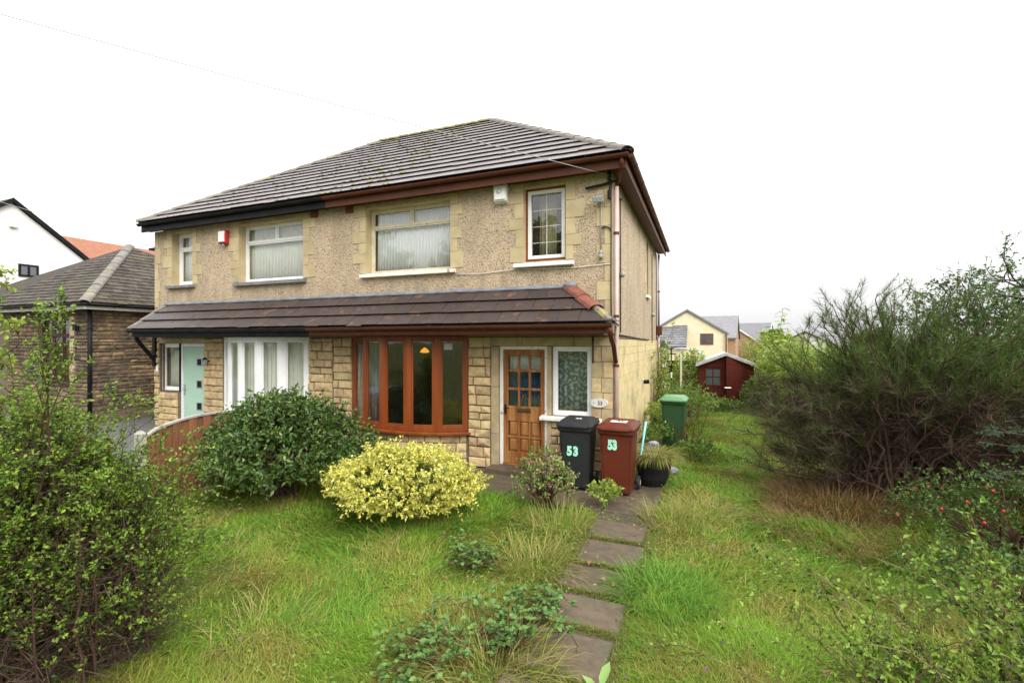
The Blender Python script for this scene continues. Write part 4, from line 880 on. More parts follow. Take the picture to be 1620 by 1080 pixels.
def lantern(loc, label, out=(0, -1, 0)):
    t = thing('wall_lantern', label, 'wall lantern', loc); L = Vector(loc); o_ = Vector(out); m = MB(); m.tube([tuple(L), tuple(L+o_*.06+Vector((0, 0, .03))), tuple(L+o_*.11)], .012, 6); part('arm', m, m_black, t)
    c = L+o_*.12; m = MB(); m.tube([tuple(c-Vector((0, 0, .1))), tuple(c+Vector((0, 0, .05)))], [.035, .055], 6); part('glass_body', m, m_clear, t); m = MB(); m.tube([tuple(c+Vector((0, 0, .05))), tuple(c+Vector((0, 0, .1)))], [.065, .015], 6); part('cap', m, m_black, t)
lantern((-9.38, -.02, 1.78), 'small black wall lantern beside the mint door')
t = thing('side_lamp', 'black cylinder lamp on a white plate on the side wall', 'wall lamp', (.015, 4.06, 1.28)); bx('back_plate', m_white, t, .016, .03, 4.0, 4.12, 1.2, 1.36, bevel=.004); m = MB(); m.tube([(.03, 4.06, 1.28), (.16, 4.06, 1.29)], .05, 10); part('barrel', m, m_black, t)
m = MB(); m.box(LX+.1, LX+.18, -.05, -.02, 1.5, 1.66); tag(part('door_bell_box', m, m_white, None, bevel=.015), 'small white box on the stone left of the mint door sidelight', 'bell box')
def text(body, size, mat, extr=.0008, offset=0., sx=1., spacing=1.):
    c = bpy.data.curves.new('number', 'FONT'); c.body = body; c.size = size; c.extrude = extr; c.offset = offset; c.align_x = 'CENTER'; c.align_y = 'CENTER'; c.space_character = spacing
    o = bpy.data.objects.new('number', c); COL.objects.link(o); bpy.context.view_layer.update(); me = bpy.data.meshes.new_from_object(o.evaluated_get(bpy.context.evaluated_depsgraph_get())); bpy.data.objects.remove(o); bpy.data.curves.remove(c)
    me.materials.clear(); me.materials.append(mat); me.name = 'number'
    n = len(me.vertices); a = np.empty(n*3, dtype=np.float32); me.vertices.foreach_get('co', a); a = a.reshape(-1, 3); a[:, 0] *= sx; me.vertices.foreach_set('co', a.ravel()); me.update(); return me
def put_text(me, parent, loc, rot=(R(90), 0, 0), name='number', local=False):
    o = put(name, me, parent, local); o.matrix_basis = Matrix.Translation(loc) @ Matrix.Rotation(rot[2], 4, 'Z') @ Matrix.Rotation(rot[0], 4, 'X'); return o
t = thing('house_number_plaque', 'oval house number plaque reading 53 beside the white corner window', 'number plaque', (-.205, -.02, 1.25))
n = 28; ov = lambda s, y: [(-.205+.15*s*math.cos(a), y, 1.25+.075*s*math.sin(a)) for a in np.linspace(0, 2*math.pi, n+1)[:-1]]
m = MB(); m.loft([ov(1, -.018), ov(1, -.028), ov(.94, -.034)]); part('plate', m, m_plaque, t)
m = MB(); m.loft([ov(.92, -.0335), ov(.92, -.0365), ov(.88, -.0365), ov(.88, -.0335)], cap=False); part('border', m, m_greyp, t)
put_text(text('53', .085, m_inknum, offset=.0015), t, (-.185, -.0355, 1.25)); put_text(text('No', .04, m_greyp), t, (-.285, -.0355, 1.255))

# ================================================================= NEIGHBOURING HOUSES
m_maroon = M('dark_maroon_frame', (.05, .016, .012), .5, (.04, .012, .01), 4, spec=.3)
def bungalow():
    X1, Y0, E = -14., -.05, 3.23
    h = thing('stone_bungalow', 'soot-dark stone bungalow with mossy hipped roof beyond the mint-door house', 'bungalow', (X1-4, Y0+4, 0))
    m = MB(); wall_open(m, 'x', X1, Y0+.005, 8.6, -.1, E-.06, [], .3); wall_open(m, 'y', Y0+.005, -22, X1-.005, -.1, E-.06, [(-16.55, -14.95, .95, 2.95)], .3); m.box(-22, -21.7, Y0+.3, 8.6, -.1, E-.06); m.box(-22, X1, 8.6, 8.9, -.1, E-.06)
    m.box(-21.7, X1-.3, 3.9, 4, 0, E-.1); m.box(-21.7, X1-.3, .25, 8.6, -.08, .02)
    wl = part('wall', m, m_mortar, h)
    BS = []
    for k in range(6): me = USTONE[k].copy(); me.materials.clear(); me.materials.append(m_bstone); BS.append(me)
    rows = courses(.35, E-.07, (.08, .125))
    def pl(a, b, za, zb): stone(wl, 0, (za+zb)/2, b-a, zb-za, random.uniform(.014, .035), ang=R(90), xy=(X1, (a+b)/2), meshes=BS)
    lay(wl, Y0+.01, 2.3, rows, (.16, .5), place=pl)
    lay(wl, -14.93, X1-.005, rows, (.15, .4), meshes=BS, y=Y0+.004); lay(wl, -18.2, -16.56, rows, (.15, .4), meshes=BS, y=Y0+.004); lay(wl, -16.55, -14.95, courses(.35, .94, (.1, .14)), (.2, .4), meshes=BS, y=Y0+.004)
    for z0, z1 in ((1.2, 1.8), (1.8, 2.4), (2.4, 2.95)): ashlar(wl, -14.95, -14.72, Y0-.03, Y0+.02, z0, z1, name='quoin_stone')
    window(h, -16.55, -14.95, .95, 2.95, Y0+.08, m_maroon, [(0, .33, 0, .75), (.33, .66, 0, .75), (.66, 1, 0, .75), (0, .33, .75, 1), (.33, .66, .75, 1), (.66, 1, .75, 1)], .07, label='dark brown casement window')
    ex, ey = X1+.3, Y0-.3; ap = Vector((-15.98, 1.98, 5.34)); c = [Vector((ex, ey, E+.05)), Vector((ex, 9, E+.05)), Vector((-22.7, 9, E+.05)), Vector((-22.7, ey, E+.05))]
    m = MB()
    for a, b in ((0, 1), (1, 2), (2, 3), (3, 0)): q = [c[a], c[b], ap]; m.loft([[tuple(p-Vector((0, 0, .05))) for p in q], [tuple(p) for p in q]])
    rf = part('roof', m, m_slate, h)
    V2 = Vector((ap.x-ex, 0, ap.z-E-.05)); tile_plane(rf, c[0], (0, 1, 0), V2, [(0, 0), (4.0, 0), (3.4, V2.length*.66), (ap.y-ey, V2.length)], .25, .165, .016, m_slate, lap=.05, name='slate')
    V3 = Vector((0, ap.y-ey, ap.z-E-.05)); O = Vector((-22.7, ey, E+.05)); tile_plane(rf, O, (1, 0, 0), V3, [(3.2, 0), (ex+22.7, 0), (ap.x+22.7, V3.length), (4.2, .78)], .25, .165, .016, m_slate, joined=True, lap=.05, name='slate')
    cap_tiles(rf, c[0]+Vector((0, 0, .03)), ap+Vector((0, 0, .03)), 8, .13, m_hip)
    gutter(h, (ex+.04, ey, E+.01), (ex+.04, 8.9, E+.01), (1, 0, 0), m_black, brackets=1.2); gutter(h, (-22.6, ey-.04, E+.01), (ex, ey-.04, E+.01), (0, -1, 0), m_black, brackets=1.5)
    bx('fascia', m_rendw, h, ex-.06, ex-.03, ey+.03, 8.9, E-.12, E-.002); bx('fascia', m_rendw, h, -22.6, ex-.06, ey+.03, ey+.06, E-.12, E-.002); bx('soffit', m_black, h, X1, ex-.06, ey+.06, 8.9, E-.11, E-.09); bx('soffit', m_black, h, -22.6, X1, ey+.06, Y0, E-.11, E-.09)
    pipe(h, [(X1+.06, Y0-.06, E-.05), (X1+.06, Y0-.06, 0)], .05, m_black, [(2.6, X1+.06, Y0-.06), (1.2, X1+.06, Y0-.06)])
    m = MB(); m.box(-14.62, -14.48, Y0-.12, Y0-.03, 2.55, 2.72); part('bulkhead_light', m, m_black, h)
    ch = MB(); ch.box(-14.6, -14.25, 2.62, 2.95, 3.3, 4.25); part('vent_stack', ch, m_conc_litcap, rf)
    m = MB(); m.loft([[(-14.24+.002, 2.3, 4.03), (-14.24, 2.6, 4.03), (-14.6, 2.6, 4.36), (-14.6, 2.3, 4.36)], [(-14.22, 2.3, 4.05), (-14.22, 2.6, 4.05), (-14.58, 2.6, 4.38), (-14.58, 2.3, 4.38)]]); part('flashing', m, m_lead, rf)
bungalow()
def gable_house(name, label, p, along, L, halfw, ez, az, wallm, roofm, windows=(), verge=m_grey, drop=.25, tilew=.33, gauge=.34, ov=.25):
    """gabled house: gable wall centre at p (front gable), ridge running along the unit direction 'along' for L metres; windows: (u,z,w,h) on the gable"""
    A = Vector((*along, 0)).normalized(); S = Vector((A.y, -A.x, 0)); P = Vector((*p, 0)); h = thing(name, label, 'house', tuple(P+A*L/2))
    q = lambda u, a, z: tuple(P+S*u+A*a+Vector((0, 0, z)))
    m = MB(); prof = [(-halfw, -.3), (halfw, -.3), (halfw, ez), (0, az), (-halfw, ez)]; m.loft([[q(u, 0, z) for u, z in prof], [q(u, L, z) for u, z in prof]]); part('wall', m, wallm, h)
    sl = (az-ez)/halfw; e = halfw+ov; rf = None
    for s in (1, -1):
        m = MB(); a, b = (s*e, ez-sl*ov+.06), (0, az+.06); t = .12
        m.loft([[q(a[0], -.12, a[1]), q(b[0], -.12, b[1]), q(b[0], -.12, b[1]+t), q(a[0], -.12, a[1]+t)], [q(a[0], L+.12, a[1]), q(b[0], L+.12, b[1]), q(b[0], L+.12, b[1]+t), q(a[0], L+.12, a[1]+t)]])
        if rf is None: rf = part('roof', m, roofm, h)
        else: part('roof_slope', m, roofm, h)
        lo = Vector(q(a[0], -.12 if s < 0 else L+.12, a[1]+t)); hi = Vector(q(b[0], -.12 if s < 0 else L+.12, b[1]+t)); V = hi-lo; U = A if s < 0 else -A
        tile_plane(rf, lo+Vector((0, 0, .01)), U, V, [(0, 0), (L+.24, 0), (L+.24, V.length), (0, V.length)], tilew, gauge, .02, roofm, joined=True)
        m = MB(); m.loft([[q(a[0], -.15, a[1]-.05), q(b[0], -.15, b[1]-.05), q(b[0], -.15, b[1]+t+.02), q(a[0], -.15, a[1]+t+.02)], [q(a[0], -.121, a[1]-.05), q(b[0], -.121, b[1]-.05), q(b[0], -.121, b[1]+t+.02), q(a[0], -.121, a[1]+t+.02)]]); part('bargeboard', m, verge, h)
    for u, z, w_, hh in windows:
        m = MB(); t = .07
        for b in ((u-w_/2, u-w_/2+t, z, z+hh), (u+w_/2-t, u+w_/2, z, z+hh), (u-t/2, u+t/2, z+t, z+hh-t), (u-w_/2+t, u+w_/2-t, z, z+t), (u-w_/2+t, u+w_/2-t, z+hh-t, z+hh)):
            x0, x1, z0, z1 = b; m.hexa([q(x0, -.05, z0), q(x1, -.05, z0), q(x1, .02, z0), q(x0, .02, z0), q(x0, -.05, z1), q(x1, -.05, z1), q(x1, .02, z1), q(x0, .02, z1)])
        f = part('window', m, m_brownw if verge is not m_black else m_black, h); m = MB(); x0, x1, z0, z1 = u-w_/2+.05, u+w_/2-.05, z+.05, z+hh-.05
        m.hexa([q(x0, -.03, z0), q(x1, -.03, z0), q(x1, -.01, z0), q(x0, -.01, z0), q(x0, -.03, z1), q(x1, -.03, z1), q(x1, -.01, z1), q(x0, -.01, z1)]); part('pane', m, m_dimglass, f)
    return h
m_dimglass = M('dim_window_glass', (.05, .055, .06), .08, (.10, .11, .12), .8, spec=.8)
hh = gable_house('rendered_house', 'white rendered gable house rising behind the bungalow', (-24., 2.3), (-1, 0), 10, 3.4, 5.0, 7.72, m_rendw, m_slate, [(.5, 4.86, .62, .5)], m_black)
m = MB(); m.box(-23.99, -23.86, 2.2, 2.45, 6.75, 7.05); tag(part('alarm_box', m, m_white, None, bevel=.03), 'white alarm box high on the white rendered gable', 'alarm box', 'burglar alarm boxes on the house fronts')
gable_house('tiled_house', 'house with bright orange tiled roof behind the white rendered gable', (-34., 8.2), (0, 1), 16, 4.5, 5.6, 8.35, m_rendw, m_orange)
hh = gable_house('cream_house', 'cream rendered gable house beyond the red shed', (-.1, 40.2), (-.15, 1), 9, 3.55, 2.9, 5.1, m_rendc, m_greyt, [(1.75, 1.95, 1.15, 1.05)], m_greyt, ov=.1)
m = MB(); m.tube([(3.3, 40.55, 2.9), (3.3, 40.55, .2)], .07, 6); part('downpipe', m, m_brown, hh)
def lean_roof():   # lean-to in front of the cream gable
    h = thing('lean_to', 'low lean-to with grey corrugated tiles against the cream gable', 'lean-to', (-1.6, 38.6, 0))
    m = MB(); m.box(-3.6, -.15, 37.6, 40.1, -.2, 1.7); part('wall', m, m_rendc, h)
    m = MB(); q = [(-3.8, 37.3, 1.75), (-.05, 37.3, 1.75), (-.05, 40.1, 3.7), (-3.8, 40.1, 3.7)]; m.loft([[(x, y, z-.08) for x, y, z in q], q]); rf = part('roof', m, m_greyt, h)
    V = Vector((0, 2.8, 1.95)); tile_plane(rf, (-3.8, 37.3, 1.76), (1, 0, 0), V, [(0, 0), (3.75, 0), (3.75, V.length), (0, V.length)], .42, .37, .035, m_greyt, joined=True)
lean_roof()
hh = gable_house('dark_roofed_house', 'low house with dark roof slope just behind the cream gable', (4.6, 47.), (-1, .1), 6, 3.6, 2.6, 4.75, m_brick, m_greyt)
hh = gable_house('buff_brick_house', 'buff brick house with a white bargeboard beyond the shed', (4.0, 52.), (.1, 1), 9, 3.3, 1.9, 4.3, m_brick, m_greyt, (), m_white)
hh = gable_house('grey_roofed_house', 'wide grey roofed house far beyond the shed', (9.6, 63), (-1, .25), 6.5, 4.2, 2.4, 4.55, m_rendw, m_greyt, (), m_white)
hh = gable_house('white_house', 'white house with dark roof beyond the hedgerow shrubs', (12.6, 58.), (.5, 1), 8, 3.0, 1.8, 3.3, m_rendw, m_greyt, [(0, .6, 1.0, .9)], m_redfence)
# rear sun room of the brown-guttered house: only its white edge shows
h = thing('sun_room', 'white framed sun room at the rear corner of the house', 'sun room', (-1, 9, 0))
m = MB(); m.box(-2.2, .14, 7.95, 10.2, -.1, .55); part('dwarf_wall', m, m_sidestone, h)
m = MB(); m.hexa([(-2.3, 7.92, 2.28), (.22, 7.92, 2.28), (.22, 10.3, 2.0), (-2.3, 10.3, 2.0), (-2.3, 7.92, 2.36), (.22, 7.92, 2.36), (.22, 10.3, 2.08), (-2.3, 10.3, 2.08)]); part('roof', m, m_felt, h)
for k, y in enumerate((8.0, 8.72, 9.44, 10.1)): bx('post', m_white, h, .03, .13, y, y+.09, .55, 2.0)
for k, y in enumerate((8.09, 8.81, 9.53)): bx('pane', m_glass2, h, .07, .08, y, y+.63, .6, 1.95)
bx('rail', m_white, h, .02, .14, 8.0, 10.19, 1.95, 2.04); bx('rail', m_white, h, .025, .135, 8.09, 10.1, .552, .62)

# ================================================================= GARDEN STRUCTURES
def fence():
    h = thing('garden_fence', 'brown arched-top board fence between the two front gardens', 'fence', (PX, -2, 0))
    for y in (-3.62, -1.72, -.30): m = MB(); m.loft([[(PX-.05, y-.05, -.2), (PX+.05, y-.05, -.2), (PX+.05, y+.05, -.2), (PX-.05, y+.05, -.2)], [(PX-.05, y-.05, 1.0), (PX+.05, y-.05, 1.0), (PX+.05, y+.05, 1.0), (PX-.05, y+.05, 1.0)], [(PX-.02, y-.02, 1.04), (PX+.02, y-.02, 1.04), (PX+.02, y+.02, 1.04), (PX-.02, y+.02, 1.04)]]); part('post', m, m_conc_litcap, h)
    for a, b in ((-3.56, -1.78), (-1.66, -.36)):
        n = int((b-a)/.108); top = lambda y: .95+.18*(1-((y-(a+b)/2)/((b-a)/2))**2)**.7 if a < y < b else .95
        for k in range(n):
            y0 = a+(b-a)*k/n+.002; y1 = a+(b-a)*(k+1)/n+.012; d = .02 if k % 2 else .0
            m = MB(); q = [(y0, .06), (y1, .06), (y1, top(min(y1, b-.001))), (y0, top(max(y0, a+.001)))]; m.loft([[(PX+.012+d, y, z) for y, z in q], [(PX+.03+d, y, z) for y, z in q]]); part('board', m, m_fence, h)
        pts = [(y, top(y)) for y in np.linspace(a+.001, b-.001, 17)]; m = MB(); m.loft([[(PX-.012, y, z-.0), (PX+.062, y, z-.0), (PX+.062, y, z+.028), (PX-.012, y, z+.028)] for y, z in pts]); part('capping', m, m_conc_litcap, h)  # capping borrows the pale concrete material to paint its lit top edge
        for z in (.3, .75): bx('rail', m_fence, h, PX-.03, PX+.011, a, b, z, z+.06)
fence()
def rear_fence():
    h = thing('boundary_fence', 'dark red-brown board fence behind the broom bush', 'fence', (6.3, 4, 0))
    y = -2.
    while y < 9: bx('board', m_redfence, h, 6.3+random.uniform(0, .012), 6.325+random.uniform(0, .012), y+.004, y+.143, .05, 1.65+random.uniform(-.02, .02)); y += .147
    for y in np.arange(-2, 9.1, 1.83): bx('post', m_redfence, h, 6.34, 6.43, y, y+.09, -.1, 1.7)
    for z in (.4, 1.35): bx('rail', m_redfence, h, 6.338, 6.37, -1.9, 9, z, z+.07)
rear_fence()
def shed():
    x0, x1, y0, y1, e, a = 1.22, 2.90, 9.75, 11.9, 1.52, 1.84; xc = (x0+x1)/2
    h = thing('garden_shed', 'small oxblood red timber shed with pale felt roof', 'shed', (xc, y0, 0))
    m = MB(); prof = [(x0, -.1), (x1, -.1), (x1, e), (xc, a-.03), (x0, e)]; m.loft([[(x, y0+.02, z) for x, z in prof], [(x, y1, z) for x, z in prof]]); body = part('wall', m, m_shed, h)
    z = .0
    while z < a-.05:   # horizontal boards left of the door
        b = min(z+.115, a-.04); top = lambda x: e+(a-.03-e)*(1-abs(x-xc)/(xc-x0))
        for xa, xb in ((x0, 1.40), (1.92, 2.02)) if .74 < z < 1.30 else ((x0, 2.02),):
            if b < e: q = [(xa, z), (xb, z), (xb, b), (xa, b)]
            else: k = max(x0, xc-(a-.03-z)/(a-.03-e)*(xc-x0)); k2 = max(x0, xc-(a-.03-b)/(a-.03-e)*(xc-x0)); q = [(min(max(k, xa), xb-.01), z), (xb, z), (xb, min(b, top(xb))), (min(max(k2, xa), xb-.01), b)]
            m = MB(); m.hexa([(q[0][0], y0-.012, q[0][1]), (q[1][0], y0-.012, q[1][1]), (q[1][0], y0+.019, q[1][1]), (q[0][0], y0+.019, q[0][1]), (q[3][0], y0+.004, q[3][1]), (q[2][0], y0+.004, q[2][1]), (q[2][0], y0+.019, q[2][1]), (q[3][0], y0+.019, q[3][1])]); part('board', m, m_shed, h)
        z += .116
    m = MB(); m.box(1.40, 1.44, y0-.02, y0+.01, .74, 1.36); m.box(1.88, 1.92, y0-.02, y0+.01, .74, 1.36); m.box(1.44, 1.88, y0-.019, y0+.01, .74, .78); m.box(1.44, 1.88, y0-.019, y0+.01, 1.32, 1.36); m.box(1.645, 1.675, y0-.018, y0+.01, .78, 1.32); m.box(1.44, 1.645, y0-.017, y0+.01, 1.04, 1.065); m.box(1.675, 1.88, y0-.017, y0+.01, 1.04, 1.065); f = part('window', m, m_shed, h)
    for xa, xb in ((1.44, 1.645), (1.675, 1.88)):
        for za, zb in ((.78, 1.04), (1.065, 1.32)): bx('pane', m_dimglass, f, xa, xb, y0-.005, y0, za, zb)
    hx, hy = x1-.06, y0-.015; an = R(14); dv = Vector((-math.cos(an), -math.sin(an), 0)); nv = Vector((-dv.y, dv.x, 0))*-1
    door = None
    for k in range(8):   # door standing ajar, hinged at its outer side
        u0, u1 = k*.1+.002, k*.1+.1; ztop = lambda u: e+(a-.06-e)*max(0, 1-abs(hx-u*math.cos(an)-xc)/(xc-x0))-.04
        m = MB(); q = lambda u, d, z: tuple(Vector((hx, hy, z))+dv*u+nv*d)
        m.hexa([q(u0, 0, .06), q(u1, 0, .06), q(u1, .022, .06), q(u0, .022, .06), q(u0, 0, ztop(u0)), q(u1, 0, ztop(u1)), q(u1, .022, ztop(u1)), q(u0, .022, ztop(u0))])
        if door is None: door = part('door', m, m_shed, h)
        else: part('board', m, m_shed, door)
    m = MB(); p = Vector((hx, hy, .72))+dv*.66-nv*.02; m.tube([tuple(p), tuple(p+dv*.2)], .018, 6); part('bolt', m, m_steel, door)
    for s in (-1, 1):
        xe = x0-.10 if s < 0 else x1+.10; ze = e-.06; m = MB(); q = [(xe, y0-.16, ze), (xc, y0-.16, a), (xc, y1+.1, a), (xe, y1+.1, ze)]; m.loft([[(x, y, z) for x, y, z in q], [(x, y, z+.035) for x, y, z in q]]); rf = part('roof_slope', m, m_felt, h)
        m = MB(); q = [(xe, ze-.06), (xc, a-.06), (xc, a+.037), (xe, ze+.037)]; m.loft([[(x, y0-.185, z) for x, z in q], [(x, y0-.161, z) for x, z in q]]); part('bargeboard', m, m_felt, rf)
    for x in (x0, x1-.05): bx('corner_post', m_shed, h, x-.004, x+.05, y0-.02, y0+.018, 0, e-.02)
shed()
def shelter():
    h = thing('log_store', 'weathered open log store with a bowed felt roof beside the shed', 'log store', (.6, 14, 0)); rings = []
    for t in np.linspace(0, 1, 9): x = -.5+1.9*t; z = 1.62+.30*math.sin(math.pi*t)**.8; rings.append([(x, 13.3, z), (x, 15, z), (x, 15, z+.06), (x, 13.3, z+.06)])
    m = MB(); m.loft(rings); part('roof', m, m_felt, h)
    for x in (-.4, 1.3):
        for y in (13.4, 14.9): bx('post', m_redfence, h, x-.04, x+.04, y-.04, y+.04, 0, 1.6)
    for k in range(6): bx('board', m_redfence, h, -.4, 1.3, 14.94, 14.96, .1+k*.22, .29+k*.22)
shelter()
def pole():
    h = thing('bird_feeder_pole', 'black metal garden pole with a cross arm near the house corner', 'garden pole', (.42, 8.1, 0))
    m = MB(); m.tube([(.42, 8.1, 0), (.42, 8.1, 2.02)], .022, 8); part('pole', m, m_black, h)
    m = MB(); m.tube([(.28, 8.06, 1.86), (.56, 8.14, 1.86)], .02, 6); part('cross_arm', m, m_black, h); m = MB(); m.tube([(.36, 8.08, 2.02), (.48, 8.12, 2.03)], .025, 6); part('finial', m, m_black, h)
    m = MB(); m.tube([(.42, 8.1, 1.10), (.42, 8.1, 1.28)], .026, 8); part('white_band', m, m_white, h)
pole()
m = MB(); m.box(.64, .70, 9.0, 9.06, -.1, 1.8); tag(part('timber_post', m, m_cream, None, bevel=.008), 'pale weathered timber post behind the black garden pole', 'post')
# overhead wires and the pole they come from, out across the road
def telegraph():
    P = Vector((-13.3, -9.2, 0)); h = thing('telegraph_pole', 'brown timber telegraph pole across the road', 'telegraph pole', tuple(P)); m = MB(); m.tube([tuple(P), tuple(P+Vector((0, 0, 8.3)))], [.13, .09], 10); part('pole', m, m_bark, h); m = MB(); m.tube([(-13.6, -9.2, 7.85), (-13.0, -9.2, 7.85)], .04, 6); part('cross_arm', m, m_bark, h)
    for a, b, l in (((-13.3, -9.2, 7.85), (-.03, -.09, 4.9), 'thin phone wire running over the roof to the corner bracket'), ((-13.3, -9.2, 6.6), (LX+.05, -.02, 4.6), 'thin phone wire running to the mint-door house')):
        A, B = Vector(a), Vector(b); pts = [tuple(A.lerp(B, t)-Vector((0, 0, .25*4*t*(1-t)*.4))) for t in np.linspace(0, 1, 25)]; m = MB(); m.tube(pts, .006, 5); tag(part('phone_wire', m, m_greyp, None, smooth=True), l, 'wire', 'overhead phone wires')
telegraph()

# ================================================================= BINS AND CLUTTER
def rring(w_, d, z, c=.04, n=4, dy=0):
    out = []
    for cx, cy, a0 in ((w_/2-c, d/2-c, 0), (-w_/2+c, d/2-c, 90), (-w_/2+c, -d/2+c, 180), (w_/2-c, -d/2+c, 270)):
        for k in range(n+1): a = R(a0+90*k/n); out.append((cx+c*math.cos(a), cy+c*math.sin(a)+dy, z))
    return out
def make_bin(loc, label, body, lid, rz=0.):
    t = thing('wheelie_bin', label, 'wheelie bin', loc, 'wheelie bins by the house'); t.rotation_euler.z = rz; WL.pop(t.name)
    m = MB(); m.loft([rring(.40, .42, .03, .05), rring(.405, .43, .05, .05), rring(.475, .56, .86, .045, dy=.03), rring(.485, .57, .87, .045, dy=.03), rring(.53, .62, .90, .04, dy=.03), rring(.535, .625, .945, .04, dy=.03)]); b = part('body', m, body, t, local=True, smooth=False, bevel=.006)
    for y0 in (.30,):   # wheel arches and axle at the back
        m = MB(); m.tube([(-.25, .21, .10), (.25, .21, .10)], .014, 8); part('axle', m, m_black, t, local=True)
    for s in (-1, 1):
        m = MB(); x = s*.235; prof = [(.045, .0), (.09, .004), (.10, .012), (.10, .038), (.09, .046), (.045, .05)]
        m.loft([[(x+s*o_-.0, .22+r*math.cos(a), .10+r*math.sin(a)) for a in np.linspace(0, 2*math.pi, 19)[:-1]] for r, o_ in prof]); wh = part('wheel', m, m_rubber, t, local=True)
        m = MB(); m.loft([[(x+s*(.05+o_), .22+r*math.cos(a), .10+r*math.sin(a)) for a in np.linspace(0, 2*math.pi, 13)[:-1]] for r, o_ in ((.045, .0), (.03, .006))]); part('hub', m, m_greyp, wh, local=True)
    m = MB(); m.loft([rring(.555, .645, .948, .05, dy=.03), rring(.565, .655, .965, .05, dy=.03), rring(.56, .65, .985, .05, dy=.03), rring(.46, .54, 1.03, .07, dy=.045), rring(.43, .50, 1.045, .07, dy=.05)]); l = part('lid', m, lid, t, local=True, bevel=.004)
    m = MB(); m.box(-.20, .20, -.322, -.296, .95, .975); part('lid_lip', m, lid, l, local=True, bevel=.008)
    m = MB()
    for s in (-1, 1): m.tube([(s*.20, .33, .93), (s*.20, .40, .96), (s*.20, .405, .99)], .018, 8)
    m.tube([(-.25, .405, .99), (.25, .405, .99)], .017, 8); part('handle', m, body, t, local=True, smooth=True)
    m = MB()
    for x in (-.12, 0, .12): m.box(x-.006, x+.006, -.205, -.185, .07, .12)
    for s in (-1, 1): m.hexa([(s*.19-.01, -.212, .06), (s*.19+.01, -.212, .06), (s*.19+.01, -.18, .06), (s*.19-.01, -.18, .06), (s*.222-.01, -.254, .84), (s*.222+.01, -.254, .84), (s*.222+.01, -.23, .84), (s*.222-.01, -.23, .84)])
    part('moulded_ribs', m, body, t, local=True)
    return t
tilt = math.atan2(.035, .81)
def bin_front(z): return -.215-.038*(z-.05)/.81   # the front face leans outwards as it rises
def bin_number(t, s, x, z, size, mat, sx=1., off=.004, sp=1.):
    me = text(s, size, mat, extr=.0012, offset=off, sx=sx, spacing=sp); o = put('number', me, t, True); o.matrix_basis = Matrix.Translation((x, bin_front(z)-.0035, z)) @ Matrix.Rotation(R(90)+tilt, 4, 'X')
b1 = make_bin((-.44, -.47, .012), 'dark grey wheelie bin with spaced mint 53 by the oak door', m_bindark, m_bindark, R(1.5)); bin_number(b1, '53', -.03, .58, .185, m_mintnum, .82, .012, 1.25)
b2 = make_bin((.19, -.50, .012), 'red-brown wheelie bin with close mint 53 at the house corner', m_binred, m_binred, R(-1)); bin_number(b2, '53', -.045, .73, .185, m_mintnum, .72, .013, 1.0)
b3 = make_bin((.77, 3.25, .02), 'green wheelie bin with lid coloured pale for sky sheen standing alone by the side wall', m_bingreen, m_binlid, R(-3))
for t, mt in ((b1, m_whitenum), (b2, m_whitenum)):
    me = text('53', .10, mt, extr=.001, offset=.003); o = put('number', me, t, True); o.matrix_basis = Matrix.Translation((.02 if t is b1 else .03, -.02, 1.0475))
m = MB(); m.box(-.11, .13, -.10, .05, 1.0455, 1.047); o = part('sticker', m, m_whitenum, b2, local=True)
for ch in b2.children:
    if ch.name.startswith('number') and ch.location.z > 1: ch.data.materials[0] = m_inknum; ch.location.z = 1.0482
m = MB(); m.poly([(-.30+.075*math.cos(a)*(1.1+.2*math.sin(3*a)), -.1035, .962+.034*math.sin(a)) for a in np.linspace(0, 2*math.pi, 15)[:-1]]); m.prism(m.v[:14], (0, .002, 0)); tag(part('sticker', m, m_tealst, HR), label='teal sticker on the white sill end')
def tub():
    t = thing('planter_tub', 'black plastic tub overgrown with dry grass beside the red-brown bin', 'tub', (.60, .10, 0)); L = lambda r, z, n=22: [(.60+r*math.cos(a)+.12*z, .10+r*math.sin(a), z) for a in np.linspace(0, 2*math.pi, n+1)[:-1]]
    m = MB(); m.loft([L(.20, 0), L(.25, .12), L(.265, .3), L(.25, .44), L(.255, .45), L(.255, .47), L(.235, .47), L(.23, .40)]); part('tub', m, m_black, t, bevel=.006)
    m = MB(); m.loft([L(.231, .38), L(.1, .43)]); part('compost', m, m_soil, t)
    g = np.random.default_rng(5); n = 750; a = g.uniform(0, 2*math.pi, n); r = .23*np.sqrt(g.random(n)); P = np.stack([.60+.05+r*np.cos(a), .10+r*np.sin(a), np.full(n, .40)], 1); D = unit(np.stack([np.cos(a)*.8, np.sin(a)*.8, g.uniform(.2, 1., n)], 1)); f = FB(); f.blades(P, D, g.uniform(.2, .5, n), .007, g.uniform(.5, 1.2, n)); f.part('dry_grass', m_straw, t)
tub()
def crumple(name, label, cat, c, r, mat, seed, sz=(1, 1, .8)):
    g = np.random.default_rng(seed); m = MB(); m.ball((0, 0, 0), 1, 18, 12); V = np.array(m.v); k = unit(g.normal(size=(22, 3))); a = g.uniform(-.25, .22, 22); s = 1+(np.exp(-(1-unit(V)@k.T)/.06)*a).sum(1); V = V*s[:, None]*r*np.array(sz)+np.array(c); V[:, 2] = np.maximum(V[:, 2], .01); m.v = [tuple(v) for v in V]; o = part(name, m, mat, None); return tag(o, label, cat)
crumple('refuse_sack', 'black refuse sack slumped at the side wall behind the red-brown bin', 'refuse sack', (.40, 1.5, .16), .26, m_bag, 1, (1, 1.2, .7))
crumple('plastic_sheet', 'crumpled grey plastic sheeting beside the black refuse sack', 'plastic sheet', (.48, 1.7, .30), .085, m_clear, 2, (1.2, 1, .8))
